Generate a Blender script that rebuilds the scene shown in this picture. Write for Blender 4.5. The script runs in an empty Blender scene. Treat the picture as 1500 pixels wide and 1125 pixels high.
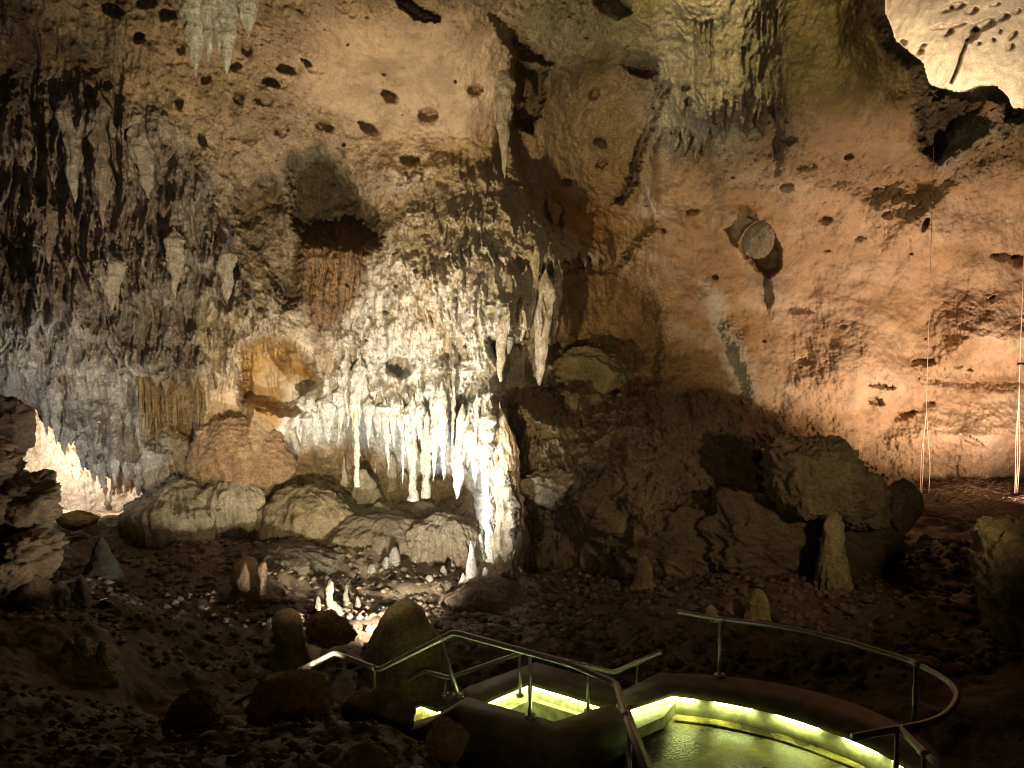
import bpy, math, random
import numpy as np

# ------------------------------------------------------------------ camera, world, lights
scene = bpy.context.scene
F = 1100.0                       # focal length in photograph pixels (1500 wide)
PITCH = math.radians(3.0)
EYE = np.array([0.0, 0.0, 3.4])
FWD = np.array([0, math.cos(PITCH), -math.sin(PITCH)])
UPV = np.array([0, math.sin(PITCH), math.cos(PITCH)])

def pix(u, v, t):
    """point at depth t (metres along the view axis) on the ray of photograph pixel u, v"""
    u = np.asarray(u, float); v = np.asarray(v, float); t = np.asarray(t, float)
    a = (u - 750) / F * t
    b = -(v - 562.5) / F * t
    return np.stack([a + EYE[0], t * FWD[1] + b * UPV[1] + EYE[1], t * FWD[2] + b * UPV[2] + EYE[2]], -1)

cam_d = bpy.data.cameras.new('camera')
cam_d.sensor_width = 36; cam_d.lens = 36 * F / 1500
cam_d.clip_start = 0.05; cam_d.clip_end = 300
cam = bpy.data.objects.new('camera', cam_d)
cam.location = EYE; cam.rotation_euler = (math.radians(90) - PITCH, 0, 0)
scene.collection.objects.link(cam); scene.camera = cam

world = bpy.data.worlds.new('World'); scene.world = world; world.use_nodes = True
bg = world.node_tree.nodes['Background']
bg.inputs[0].default_value = (1.0, 0.72, 0.45, 1); bg.inputs[1].default_value = 0.003

scene.view_settings.view_transform = 'Standard'
scene.view_settings.look = 'None'
scene.view_settings.exposure = 0.0
scene.view_settings.gamma = 1.0
scene.render.engine = 'CYCLES'
scene.cycles.use_denoising = True
scene.cycles.filter_width = 1.1
scene.cycles.max_bounces = 5
scene.cycles.diffuse_bounces = 3
scene.cycles.sample_clamp_indirect = 4.0

# show-cave floodlights and added fill lights: (u, v, depth) of the lamp, (u, v, depth) it is aimed at,
# watts, colour, cone in degrees, blend, source radius, label
LAMPS = [
    ((592, 930, 11.4), (440, 600, 16.0), 1250, (1.0, .92, .80), 130, .6, .08, 'warm floodlight on the cave floor behind the big cone-shaped stalagmite'),
    ((574, 930, 11.4), (640, 520, 15.5), 1050, (.76, .89, 1.0), 88, .75, .06, 'cool floodlight on the cave floor behind the big cone-shaped stalagmite'),
    ((432, 1010, 6.9), (505, 370, 15.8), 5000, (1.0, .77, .45), 84, .85, .06, 'floodlight in the hollow below the zigzag handrail'),
    ((40, 735, 18.6), (130, 690, 21.0), 800, (1.0, .86, .72), 150, .4, .08, 'floodlight inside the bright side alcove behind the rubble pile'),
    ((30, 770, 12.9), (140, 590, 15.6), 300, (1.0, .98, .92), 100, .7, .06, 'added pale light behind the rubble pile for the spill on the grey curtain'),  # added lamp, stands in for alcove light spilling onto the curtain
    ((150, 880, 9.6), (5, 720, 10.9), 70, (1.0, .80, .58), 70, .6, .06, 'floodlight at the foot of the rubble pile'),
    ((1600, 747, 14.9), (1330, 430, 20.5), 2900, (1.0, .69, .43), 106, .8, .3, 'floodlight on the twig-strewn terrace beside the peach wall'),
    ((1530, 746, 18.0), (1400, 650, 20.4), 220, (1.0, .66, .58), 110, .6, .08, 'pinkish floodlight among the twigs below the hoist ropes'),
    ((1640, 50, 20.5), (1410, 50, 28.5), 6000, (1.0, .78, .54), 140, .5, .3, 'floodlight inside the bright upper chamber behind the rock rim'),
    ((1010, -70, 10.8), (1080, 60, 15.6), 620, (1.0, .80, .40), 74, .8, .1, 'yellow floodlight above the greenish flowstone'),
    ((1750, 650, 6.0), (1020, 650, 14.5), 760, (1.0, .74, .42), 70, .9, .15, 'added unseen fill light off to the right for the dark ledge rocks'),  # added out of view to bring up the dark ledge and boulders
    ((120, 1180, 2.0), (260, 800, 9.0), 8, (1.0, .60, .28), 120, .8, .1, 'small added fill light below the view for the foreground ridge'),  # added weak fill so the foreground ridge shows
    ((300, 250, -1.2), (700, 280, 16.0), 1050, (1.0, .84, .60), 72, .8, .3, 'added unseen fill light behind the camera for the cave wall'),  # added frontal fill from behind the camera, brings up wall detail
]

C = scene.collection
random.seed(4); rng = np.random.default_rng(4)

# ------------------------------------------------------------------ noise
_P = rng.permutation(256).astype(np.int32); _P = np.concatenate([_P, _P, _P])
_G = rng.normal(size=(256, 3)).astype(np.float32); _G /= np.linalg.norm(_G, axis=1, keepdims=True)

def noise(p):
    p = np.asarray(p, np.float32)
    i = np.floor(p).astype(np.int32); f = p - i; i &= 255
    w = f * f * f * (f * (f * 6 - 15) + 10)
    out = None
    def g(dx, dy, dz):
        h = _P[_P[_P[i[..., 0] + dx] + i[..., 1] + dy] + i[..., 2] + dz]
        gr = _G[h]
        return gr[..., 0] * (f[..., 0] - dx) + gr[..., 1] * (f[..., 1] - dy) + gr[..., 2] * (f[..., 2] - dz)
    lx = lambda a, b: a + (b - a) * w[..., 0]
    ly = lambda a, b: a + (b - a) * w[..., 1]
    z0 = ly(lx(g(0, 0, 0), g(1, 0, 0)), lx(g(0, 1, 0), g(1, 1, 0)))
    z1 = ly(lx(g(0, 0, 1), g(1, 0, 1)), lx(g(0, 1, 1), g(1, 1, 1)))
    return (z0 + (z1 - z0) * w[..., 2]) * 1.5

def fbm(p, oct=4, gain=.5, lac=2.03, off=0.0, ridged=False):
    p = np.asarray(p, np.float32) + np.float32(off) * np.array([1.0, 1.7, 2.3], np.float32)
    s = 0; a = 1.0; tot = 0
    for k in range(oct):
        n = noise(p)
        if ridged: n = 1 - 2.2 * np.abs(n)
        s = s + a * n; tot += a
        a *= gain; p = p * lac + 11.3
    return s / tot

def sst(a, b, x):
    x = np.clip((x - a) / (b - a), 0, 1)
    return x * x * (3 - 2 * x)

def tps(pts, vals, q, lam=0.0, scale=1.0):
    """smooth surface through scattered control values"""
    pts = np.asarray(pts, float) / scale; vals = np.asarray(vals, float); q = np.asarray(q, float) / scale
    n = len(pts)
    def k(r2): return np.where(r2 > 1e-12, r2 * np.log(np.maximum(r2, 1e-12)), 0)
    d2 = ((pts[:, None] - pts[None]) ** 2).sum(-1)
    A = np.zeros((n + 3, n + 3)); A[:n, :n] = k(d2) + lam * np.eye(n)
    A[:n, n] = 1; A[:n, n + 1:] = pts; A[n, :n] = 1; A[n + 1:, :n] = pts.T
    w = np.linalg.solve(A, np.concatenate([vals, np.zeros(3)]))
    out = np.empty(len(q))
    for s in range(0, len(q), 20000):
        qq = q[s:s + 20000]
        out[s:s + 20000] = k(((qq[:, None] - pts[None]) ** 2).sum(-1)) @ w[:n] + w[n] + qq @ w[n + 1:]
    return out

def poly_sd(poly, U, V):
    """signed distance in pixels, positive inside"""
    poly = np.asarray(poly, float); n = len(poly)
    d = np.full(U.shape, 1e9); ins = np.zeros(U.shape, bool)
    for i in range(n):
        ax, ay = poly[i]; bx, by = poly[(i + 1) % n]
        ex, ey = bx - ax, by - ay
        h = np.clip(((U - ax) * ex + (V - ay) * ey) / (ex * ex + ey * ey + 1e-9), 0, 1)
        d = np.minimum(d, (U - ax - h * ex) ** 2 + (V - ay - h * ey) ** 2)
        c = (ay <= V) != (by <= V)
        if abs(ey) > 1e-9:
            ins ^= c & (U < ax + (V - ay) / ey * ex)
    d = np.sqrt(d)
    return np.where(ins, d, -d)

# ------------------------------------------------------------------ object helpers
def tag(o, label=None, cat=None, group=None, kind=None):
    if label: o['label'] = label
    if cat: o['category'] = cat
    if group: o['group'] = group
    if kind: o['kind'] = kind
    return o

def grid_faces(nr, nc, wrap=False):
    r = np.arange(nr - 1)[:, None]; c = np.arange(nc if wrap else nc - 1)[None]
    a = r * nc + c; b = r * nc + (c + 1) % nc
    return np.stack([a, a + nc, b + nc, b], -1).reshape(-1, 4)

def mesh_np(name, verts, quads, tint=None, smooth=True, mat=None, parent=None, alpha=None):
    verts = np.ascontiguousarray(verts, np.float32).reshape(-1, 3)
    quads = np.ascontiguousarray(quads, np.int32)
    me = bpy.data.meshes.new(name)
    me.vertices.add(len(verts)); me.vertices.foreach_set('co', verts.ravel())
    me.loops.add(quads.size); me.loops.foreach_set('vertex_index', quads.ravel())
    me.polygons.add(len(quads))
    me.polygons.foreach_set('loop_start', np.arange(0, quads.size, quads.shape[1], dtype=np.int32))
    me.update(calc_edges=True)
    if smooth: me.polygons.foreach_set('use_smooth', np.ones(len(quads), bool))
    if tint is not None:
        at = me.attributes.new('tint', 'FLOAT_COLOR', 'POINT')
        t4 = np.ones((len(verts), 4), np.float32); t4[:, :3] = np.asarray(tint, np.float32).reshape(-1, 3) if np.ndim(tint) > 1 else tint
        if alpha is not None: t4[:, 3] = np.ravel(alpha)
        at.data.foreach_set('color', t4.ravel())
    me.validate()
    o = bpy.data.objects.new(name, me); C.objects.link(o)
    if mat: me.materials.append(mat)
    if parent: o.parent = parent
    return o

def empty(name, loc=(0, 0, 0)):
    o = bpy.data.objects.new(name, None); C.objects.link(o); o.location = loc
    return o

# ------------------------------------------------------------------ materials
def nodes_of(name):
    m = bpy.data.materials.new(name); m.use_nodes = True
    nt = m.node_tree
    return m, nt, nt.nodes['Principled BSDF']

def rock_material(name, bump=0.35, rough=(.45, .85), gscale=1.0):
    m, nt, bs = nodes_of(name); N = nt.nodes; L = nt.links
    tc = N.new('ShaderNodeTexCoord')
    at = N.new('ShaderNodeAttribute'); at.attribute_name = 'tint'
    def nz(scale, det=5, ro=.6):
        n = N.new('ShaderNodeTexNoise'); n.inputs['Scale'].default_value = scale
        n.inputs['Detail'].default_value = det; n.inputs['Roughness'].default_value = ro
        L.new(tc.outputs['Object'], n.inputs['Vector']); return n
    n1 = nz(3.2 * gscale, 6, .65); n2 = nz(22 * gscale, 5, .65); n3 = nz(75 * gscale, 3, .6)
    mr = N.new('ShaderNodeMapRange'); mr.inputs[1].default_value = .3; mr.inputs[2].default_value = .7
    mr.inputs[3].default_value = .70; mr.inputs[4].default_value = 1.25
    L.new(n1.outputs['Fac'], mr.inputs[0])
    mr2 = N.new('ShaderNodeMapRange'); mr2.inputs[1].default_value = .3; mr2.inputs[2].default_value = .7
    mr2.inputs[3].default_value = .52; mr2.inputs[4].default_value = 1.38
    L.new(n2.outputs['Fac'], mr2.inputs[0])
    mu = N.new('ShaderNodeMath'); mu.operation = 'MULTIPLY'
    L.new(mr.outputs[0], mu.inputs[0]); L.new(mr2.outputs[0], mu.inputs[1])
    mx = N.new('ShaderNodeMix'); mx.data_type = 'FLOAT'; mx.inputs[2].default_value = 1.0
    L.new(at.outputs['Alpha'], mx.inputs[0]); L.new(mu.outputs[0], mx.inputs[3])
    vm = N.new('ShaderNodeVectorMath'); vm.operation = 'SCALE'
    L.new(at.outputs['Color'], vm.inputs[0]); L.new(mx.outputs[0], vm.inputs['Scale'])
    L.new(vm.outputs[0], bs.inputs['Base Color'])
    rr = N.new('ShaderNodeMapRange'); rr.inputs[1].default_value = .3; rr.inputs[2].default_value = .7
    rr.inputs[3].default_value = rough[0]; rr.inputs[4].default_value = rough[1]
    L.new(n1.outputs['Fac'], rr.inputs[0]); L.new(rr.outputs[0], bs.inputs['Roughness'])
    ad = N.new('ShaderNodeMath'); ad.operation = 'MULTIPLY_ADD'; ad.inputs[1].default_value = .6
    L.new(n3.outputs['Fac'], ad.inputs[0]); L.new(n2.outputs['Fac'], ad.inputs[2])
    bp = N.new('ShaderNodeBump'); bp.inputs['Strength'].default_value = bump; bp.inputs['Distance'].default_value = .09
    ms = N.new('ShaderNodeMath'); ms.operation = 'MULTIPLY'; ms.inputs[1].default_value = bump
    L.new(at.outputs['Alpha'], ms.inputs[0]); L.new(ms.outputs[0], bp.inputs['Strength'])
    L.new(ad.outputs[0], bp.inputs['Height']); L.new(bp.outputs[0], bs.inputs['Normal'])
    bs.inputs['Specular IOR Level'].default_value = .35
    return m

ROCK = rock_material('limestone', .8)
CALCITE = rock_material('wet_calcite', .25, (.25, .7))
MUD = rock_material('cave_earth', .4, (.35, .9), 1.0)

def plain(name, col, rough=.5, metal=0.0, nscale=30, var=.25, bump=.1):
    m, nt, bs = nodes_of(name); N = nt.nodes; L = nt.links
    tc = N.new('ShaderNodeTexCoord'); n = N.new('ShaderNodeTexNoise'); n.inputs['Scale'].default_value = nscale
    n.inputs['Detail'].default_value = 6; L.new(tc.outputs['Object'], n.inputs['Vector'])
    cr = N.new('ShaderNodeMapRange'); cr.inputs[1].default_value = .3; cr.inputs[2].default_value = .7
    cr.inputs[3].default_value = 1 - var; cr.inputs[4].default_value = 1 + var
    L.new(n.outputs['Fac'], cr.inputs[0])
    vm = N.new('ShaderNodeVectorMath'); vm.operation = 'SCALE'; vm.inputs[0].default_value = col
    L.new(cr.outputs[0], vm.inputs['Scale']); L.new(vm.outputs[0], bs.inputs['Base Color'])
    bs.inputs['Roughness'].default_value = rough; bs.inputs['Metallic'].default_value = metal
    bp = N.new('ShaderNodeBump'); bp.inputs['Strength'].default_value = bump; bp.inputs['Distance'].default_value = .01
    L.new(n.outputs['Fac'], bp.inputs['Height']); L.new(bp.outputs[0], bs.inputs['Normal'])
    return m

STEEL = plain('brushed_steel', (.40, .40, .38), .48, 1.0, 60, .15, .04)
CONCRETE = plain('damp_concrete', (.115, .09, .05), .6, 0, 7, .4, .4)
def wet_concrete():
    m, nt, bs = nodes_of('wet_path_concrete'); N = nt.nodes; L = nt.links
    tc = N.new('ShaderNodeTexCoord')
    def nz(sc, d=6):
        n = N.new('ShaderNodeTexNoise'); n.inputs['Scale'].default_value = sc; n.inputs['Detail'].default_value = d; n.inputs['Roughness'].default_value = .62
        L.new(tc.outputs['Object'], n.inputs['Vector']); return n
    a, b = nz(1.5), nz(38, 4)
    cr = N.new('ShaderNodeValToRGB'); e = cr.color_ramp.elements
    e[0].position = .45; e[0].color = (.045, .038, .02, 1); e[1].position = .63; e[1].color = (.50, .44, .15, 1)
    x = cr.color_ramp.elements.new(.53); x.color = (.22, .18, .05, 1)
    L.new(a.outputs['Fac'], cr.inputs[0])
    mr = N.new('ShaderNodeMapRange'); mr.inputs[1].default_value = .3; mr.inputs[2].default_value = .7; mr.inputs[3].default_value = .6; mr.inputs[4].default_value = 1.35
    L.new(b.outputs['Fac'], mr.inputs[0])
    vm = N.new('ShaderNodeVectorMath'); vm.operation = 'SCALE'; L.new(cr.outputs[0], vm.inputs[0]); L.new(mr.outputs[0], vm.inputs['Scale'])
    L.new(vm.outputs[0], bs.inputs['Base Color'])
    rr = N.new('ShaderNodeMapRange'); rr.inputs[1].default_value = .4; rr.inputs[2].default_value = .62; rr.inputs[3].default_value = .16; rr.inputs[4].default_value = .6
    L.new(a.outputs['Fac'], rr.inputs[0]); L.new(rr.outputs[0], bs.inputs['Roughness'])
    bp = N.new('ShaderNodeBump'); bp.inputs['Strength'].default_value = .5; bp.inputs['Distance'].default_value = .012
    L.new(b.outputs['Fac'], bp.inputs['Height']); L.new(bp.outputs[0], bs.inputs['Normal'])
    return m
PATHFLOOR = wet_concrete()
KERBFACE = plain('kerb_render', (.30, .28, .19), .6, 0, 9, .5, .5)
ROPE = plain('nylon_rope', (.55, .40, .36), .7, 0, 200, .2, .1)
DARKMETAL = plain('black_lamp_metal', (.02, .02, .02), .4, .6, 40, .2, .05)
WOOD = plain('dry_twig', (.20, .12, .07), .8, 0, 40, .4, .2)
def emissive(name, col, s):
    m, nt, bs = nodes_of(name)
    bs.inputs['Base Color'].default_value = (*col, 1)
    bs.inputs['Emission Color'].default_value = (*col, 1); bs.inputs['Emission Strength'].default_value = s
    return m

# ------------------------------------------------------------------ the cave wall and ceiling
ucoord = np.concatenate([np.arange(-460, 0, 7), np.arange(0, 1500, 1.35), np.arange(1500, 1960, 7)]).astype(float)
vcoord = np.concatenate([np.arange(-380, 0, 7), np.arange(0, 800, 1.35), np.arange(800, 1000, 4)]).astype(float)
U, V = np.meshgrid(ucoord, vcoord)
NR, NC = U.shape

ctl = [(-400,-350,10.5),(300,-350,8.6),(750,-350,9),(1200,-350,9.5),(1900,-350,14),
 (-400,0,13.5),(0,0,13.3),(300,0,12.6),(600,0,12.6),(750,0,13.2),(950,0,14.6),(1200,0,15),(1500,0,16.5),(1900,0,17),
 (0,150,14),(300,150,14.3),(600,150,14.6),(740,150,15),(850,150,17),(950,150,17.2),(1060,150,16.3),(1250,150,16.8),(1480,190,18.5),
 (-400,300,14),(0,300,14.2),(200,300,14.7),(400,280,16),(600,280,16),(740,280,16.2),(860,300,18.2),(1100,300,19.2),(1300,300,19.5),(1500,300,19.5),(1900,300,18),
 (0,450,14.6),(200,450,15.2),(400,420,15.8),(600,450,15.6),(740,450,15.2),(860,450,18.3),(1000,450,19.5),(1200,450,20.5),(1500,450,20.5),(1900,450,19),
 (-400,560,15),(0,560,16),(200,560,15.8),(330,560,16),(450,560,16.6),(600,560,15.8),(735,560,14.8),(820,540,17.8),(1000,540,19.5),(1250,580,20.5),(1500,600,20.5),
 (-400,700,15),(0,700,16),(120,700,16.4),(300,660,16),(450,680,17),(600,680,17),(725,700,15.2),(800,700,16.4),(900,680,17),(1050,680,18),(1200,700,19.5),(1350,700,20.8),(1500,700,20.8),(1900,700,19),
 (-400,950,16),(0,900,17),(300,900,17.5),(600,900,17.5),(740,870,16.2),(850,900,16.2),(1000,900,17),(1200,900,19),(1500,900,21),(1900,950,20)]
ctl = np.array(ctl, float)
cu = np.arange(-470, 1981, 10.0); cv = np.arange(-390, 1021, 10.0)
CU, CV = np.meshgrid(cu, cv)
base = tps(ctl[:, :2], ctl[:, 2], np.stack([CU.ravel(), CV.ravel()], -1), lam=.02, scale=500).reshape(CU.shape)
def bil(A, u, v):
    x = np.clip((u - cu[0]) / 10, 0, len(cu) - 1.001); y = np.clip((v - cv[0]) / 10, 0, len(cv) - 1.001)
    i = x.astype(int); j = y.astype(int); fx = x - i; fy = y - j
    return (A[j, i] * (1 - fx) + A[j, i + 1] * fx) * (1 - fy) + (A[j + 1, i] * (1 - fx) + A[j + 1, i + 1] * fx) * fy
T = bil(base, U, V)
P0 = pix(U, V, T).astype(np.float32)

# noise-warped pixel coordinates give every traced edge a natural wander
wa = fbm(P0 * .9, 3, off=3); wb = fbm(P0 * .9, 3, off=9)
wf = fbm(P0 * 4.2, 3, off=21); wg = fbm(P0 * 4.2, 3, off=27)
wh = fbm(P0 * 13, 2, off=29); wk = fbm(P0 * 13, 2, off=31)
UW = U + 10 * wa + 7 * wf + 3.5 * wh; VW = V + 10 * wb + 7 * wg + 3.5 * wk
UL = U + 14 * wa                                   # for flutes: only broad wander

class Win:
    """bounding window of the grid"""
    def __init__(s, u0, v0, u1, v1, m=30):
        i0, i1 = np.searchsorted(ucoord, [u0 - m, u1 + m]); j0, j1 = np.searchsorted(vcoord, [v0 - m, v1 + m])
        s.s = (slice(max(j0, 0), j1), slice(max(i0, 0), i1))
def pmask(poly, soft=12, warp=1.0, grow=0):
    p = np.asarray(poly, float); w = Win(p[:, 0].min(), p[:, 1].min(), p[:, 0].max(), p[:, 1].max(), 40 + soft).s
    uu = U[w] + (UW[w] - U[w]) * warp; vv = V[w] + (VW[w] - V[w]) * warp
    sd = poly_sd(p, uu, vv) + grow
    return w, sst(-soft / 2, soft / 2, sd), sd
def step(poly, d, soft=12, warp=1.0):
    w, m, sd = pmask(poly, soft, warp); T[w] += d * m
def dome(poly, d, warp=.7, width=60, p=.5):
    """bulge (d<0) or hollow (d>0) that rounds off towards its outline"""
    w, m, sd = pmask(poly, 4, warp)
    x = np.clip((sd + 6) / (width * 1.15), 0, 1)
    T[w] += d * (x * x * (3 - 2 * x) * .6 + .4 * np.clip(x, 0, 1) ** 1.0 * sst(0, .15, x))
def teeth(u0, u1, n, lmin, lmax, seed, wmin=5, wmax=13, power=1.0):
    r = np.random.default_rng(seed)
    c = np.linspace(u0, u1, n) + r.uniform(-.45, .45, n) * (u1 - u0) / n
    return c, r.uniform(wmin, wmax, n), lmin + (lmax - lmin) * r.random(n) ** (1.6 * power)
def fringe(edge, back, n, lmin, lmax, seed, wmin=5, wmax=13, reach=120, thick=.28, flute=.10, round_px=10, down=400, slant=0.0):
    """a curtain of rock that ends in hanging points along a traced lower edge; below it the rock lies `back` metres deeper"""
    e = np.asarray(edge, float)
    u0, u1 = e[0, 0], e[-1, 0]
    w = Win(u0, e[:, 1].min() - reach, u1, e[:, 1].max() + down, 10).s
    uu = UL[w] + 3.0 * wf[w] + slant * (V[w] - e[:, 1].mean()); v = V[w] + 3 * wg[w]
    ev = np.interp(uu, e[:, 0], e[:, 1])
    c, wd, ln = teeth(u0, u1, n, lmin, lmax, seed, wmin, wmax)
    sp = np.zeros_like(uu); rd = np.zeros_like(uu)
    for ci, wi, li in zip(c, wd, ln):
        q = 1 - np.abs(uu - ci) / wi
        m = q > 0
        qq = np.where(m, q, 0)
        sp = np.maximum(sp, li * qq ** .75)
        rd = np.maximum(rd, np.sqrt(np.clip(1 - (1 - qq) ** 2, 0, 1)) * (.5 + .5 * li / lmax))
    s = ev + sp - v                                   # pixels above the hanging edge
    ends = sst(u0, u0 + 18, uu) * (1 - sst(u1 - 18, u1, uu))
    f = np.clip(s / round_px, 0, 1) ** .5
    decay = np.clip(1 - (s - 0) / reach, 0, 1)
    fade_dn = 1 - sst(down * .3, down * .95, v - ev + 12 * wa[w])
    T[w] += ends * (np.where(s < 0, back * fade_dn, 0) + np.where(s > 0, (1 - f) * back * .55 - (thick * decay + 0) - flute * rd * decay, 0))
    return w, s, ends
def flutes(poly, amp, freq, seed, soft=40, vf=.10, sharp=True):
    w, m, sd = pmask(poly, soft)
    q = np.stack([UL[w] * freq / 10, V[w] * freq / 10 * vf, np.full(U[w].shape, seed * 7.7)], -1)
    n = fbm(q, 4, .55, 1.9, ridged=sharp)
    T[w] -= amp * m * n
def pit(u, v, a, b, rot, d):
    w = Win(u - a * 1.6, v - a * 1.6, u + a * 1.6, v + a * 1.6, 6).s
    c, s = math.cos(rot), math.sin(rot)
    k_ = min(1.0, a / 11)
    du = U[w] - u + k_ * (4.5 * wf[w] + 2.5 * wh[w]); dv = V[w] - v + k_ * (4.5 * wg[w] + 2.5 * wk[w])
    r = np.sqrt(((du * c + dv * s) / a) ** 2 + ((-du * s + dv * c) / b) ** 2)
    lo = np.where(dv < 0, .72, .72 - .6 * np.clip(dv / b, 0, 1)); hi = np.where(dv < 0, 1.05, 1.05 + .25 * np.clip(dv / b, 0, 1))
    x = np.clip((r - lo) / (hi - lo), 0, 1)
    T[w] += d * (.8 if U[w].mean() > 760 else .85) * (1 - x * x * (3 - 2 * x)) * np.clip(1.0 - .5 * dv / b, .3, 1.5)

# ---- broad relief
n_broad = fbm(P0 * .45, 3, off=1)
T += .7 * n_broad

# upper right: the rock rim and the bright chamber far behind it
CHAMBER = [(1296,-60),(1298,20),(1310,58),(1332,76),(1352,92),(1362,122),(1378,130),(1402,133),(1420,134),(1436,126),(1462,126),(1476,140),(1484,158),(1530,162),(1700,190),(1990,180),(1990,-400),(1296,-400)]
# ---- ceiling folds, cracks and the right hand recess
step([(752,60),(765,150),(748,190),(760,250),(800,330),(830,400),(900,400),(960,330),(930,250),(965,140),(960,90),(900,100),(820,90)], 1.0, 16)
step([(752,92),(800,100),(795,140),(778,190),(760,180)], 1.1, 14)
step([(720,20),(760,35),(830,55),(880,60),(935,80),(960,95),(960,115),(905,100),(830,92),(770,85),(740,60)], .7, 12)
step([(580,-5),(600,2),(640,22),(642,30),(610,26),(585,12)], 1.2, 8)
step([(875,5),(905,-5),(925,15),(905,25),(880,15)], 1.0, 10)
# long crack running down from the ceiling fold
crk = [(975,120),(965,160),(945,200),(928,235),(928,260),(900,300)]
for (a, b) in zip(crk[:-1], crk[1:]):
    step([(a[0]-5,a[1]),(a[0]+6,a[1]),(b[0]+6,b[1]),(b[0]-4,b[1])], .9, 9)
# flowstone apron under the ceiling, right of the fold
dome([(962,-60),(985,10),(1000,60),(970,110),(985,165),(1030,215),(1075,215),(1120,175),(1145,150),(1150,60),(1150,-60)], -1.0, .7, 60)
flutes([(975,0),(1150,0),(1150,160),(1080,230),(1000,200),(975,120)], .10, .38, 5, 30)
flutes([(985,110),(1150,100),(1150,165),(1080,235),(985,225)], .13, .8, 6, 26)
fringe([(952,205),(985,190),(1010,200),(1040,188),(1075,180),(1105,165),(1150,150)], .75, 13, 10, 58, 31, 5, 11, 110, .3, .16, 9, 160)
for gu, g0, g1 in ((1019,30,100),(1028,34,70),(1036,30,76),(1043,28,108),(1112,18,58),(1120,22,50),(1137,14,48),(1063,150,190),(1005,150,200),(1090,70,110)):
    step([(gu-2,g0),(gu+2,g0),(gu+1.5,g1),(gu-1.5,g1)], .4, 4, .3)
# big smooth bulge beside the chamber, with its undercut
dome([(1145,-80),(1300,-80),(1300,40),(1350,90),(1360,120),(1365,170),(1340,220),(1290,250),(1200,235),(1140,180)], -.7, .8, 80)
step([(1130,190),(1200,235),(1290,245),(1345,235),(1400,265),(1380,290),(1290,290),(1190,262),(1120,225)], .25, 26)
step([(1345,150),(1362,128),(1400,150),(1440,160),(1445,190),(1420,205),(1395,225),(1375,240),(1352,220)], .9, 22)
dome([(1428,136),(1442,125),(1465,127),(1480,150),(1470,168),(1440,165)], -.5, .4, 18)
# left: stalactite mass in hanging tiers
flutes([(-460,130),(120,120),(260,190),(330,290),(350,420),(420,470),(340,560),(200,560),(-460,560)], .55, .30, 11, 60, .16)
flutes([(-460,130),(120,120),(260,190),(330,290),(350,420),(420,470),(340,560),(200,560),(-460,560)], .20, .8, 12, 60, .14)
fringe([(-460,230),(0,228),(20,232),(45,215),(60,182),(90,176),(140,182),(170,196),(205,182),(235,205),(262,225)], .55, 17, 18, 120, 41, 10, 22, 150, .35, .30, 14, 260)
fringe([(-460,330),(0,335),(60,370),(110,350),(150,395),(200,380),(250,370),(300,395),(345,360)], .45, 20, 14, 95, 42, 9, 21, 150, .3, .28, 14, 200)
fringe([(20,405),(80,440),(130,455),(190,430),(260,440),(320,430),(390,420),(430,395)], .38, 20, 10, 65, 43, 7, 16, 110, .25, .2, 10, 150)
fringe([(-460,500),(0,505),(30,492),(60,475),(95,468),(125,500),(150,495),(185,530),(205,552),(250,548),(300,552),(325,530),(350,470),(372,462)], .75, 40, 6, 48, 44, 6, 15, 120, .3, .15, 12, 260)
# pale curtain under the mass, with the alcove behind its lower edge
flutes([(-20,480),(60,460),(190,520),(230,600),(215,740),(120,700),(30,620)], .22, .55, 14, 30)
ALC = [(-300,690),(0,690),(20,640),(52,600),(60,618),(78,628),(88,655),(100,642),(118,655),(128,688),(150,696),(166,702),(182,690),(200,692),(214,735),(222,770),(100,800),(-300,800)]
w_, m_, sd_ = pmask(ALC, 3, .8); T[w_] += 5.0 * m_ + np.where(sd_ < 0, .6 * np.clip(1 + sd_ / 16, 0, 1) ** 2, 0); ALCW, ALCM = w_, m_
# columns of dark flowstone with the straw curtain
dome([(205,560),(300,560),(296,630),(280,650),(240,640),(212,650)], .5, 1.2, 24)
dome([(205,640),(245,660),(262,700),(240,720),(205,730),(196,690)], -.35, .6, 20)
# ochre hollow and the smooth orange dome below it
dome([(345,505),(375,490),(420,495),(450,520),(470,560),(460,600),(420,612),(380,600),(350,590)], 1.5, 1.0, 22)
fringe([(318,462),(340,450),(365,455),(392,465),(410,490),(430,500)], .6, 13, 8, 48, 45, 5, 9, 40, .2, .15, 7, 60)
dome([(282,700),(284,640),(305,612),(340,602),(375,612),(405,625),(420,655),(418,690),(380,705),(330,708)], -.8, .5, 50)
flutes([(300,570),(350,575),(370,600),(300,640),(280,610)], .2, .7, 15, 20)
# hollow with the brown wood-like drapery
step([(420,260),(440,225),(465,212),(490,235),(520,270),(548,310),(556,350),(530,365),(445,350),(430,310)], .95, 26)
dome([(438,345),(480,335),(536,345),(535,400),(525,440),(500,470),(470,472),(450,450),(440,410)], -.35, .5, 28)
flutes([(438,330),(536,330),(530,430),(500,475),(465,475),(440,420)], .34, 1.1, 16, 14, .02)
step([(350,300),(350,262),(390,250),(410,280),(420,330),(440,400),(440,440),(420,450),(395,400),(360,350)], .55, 24)
dome([(355,335),(395,300),(425,305),(435,350),(420,390),(380,395)], -.5, .9, 24)
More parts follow.
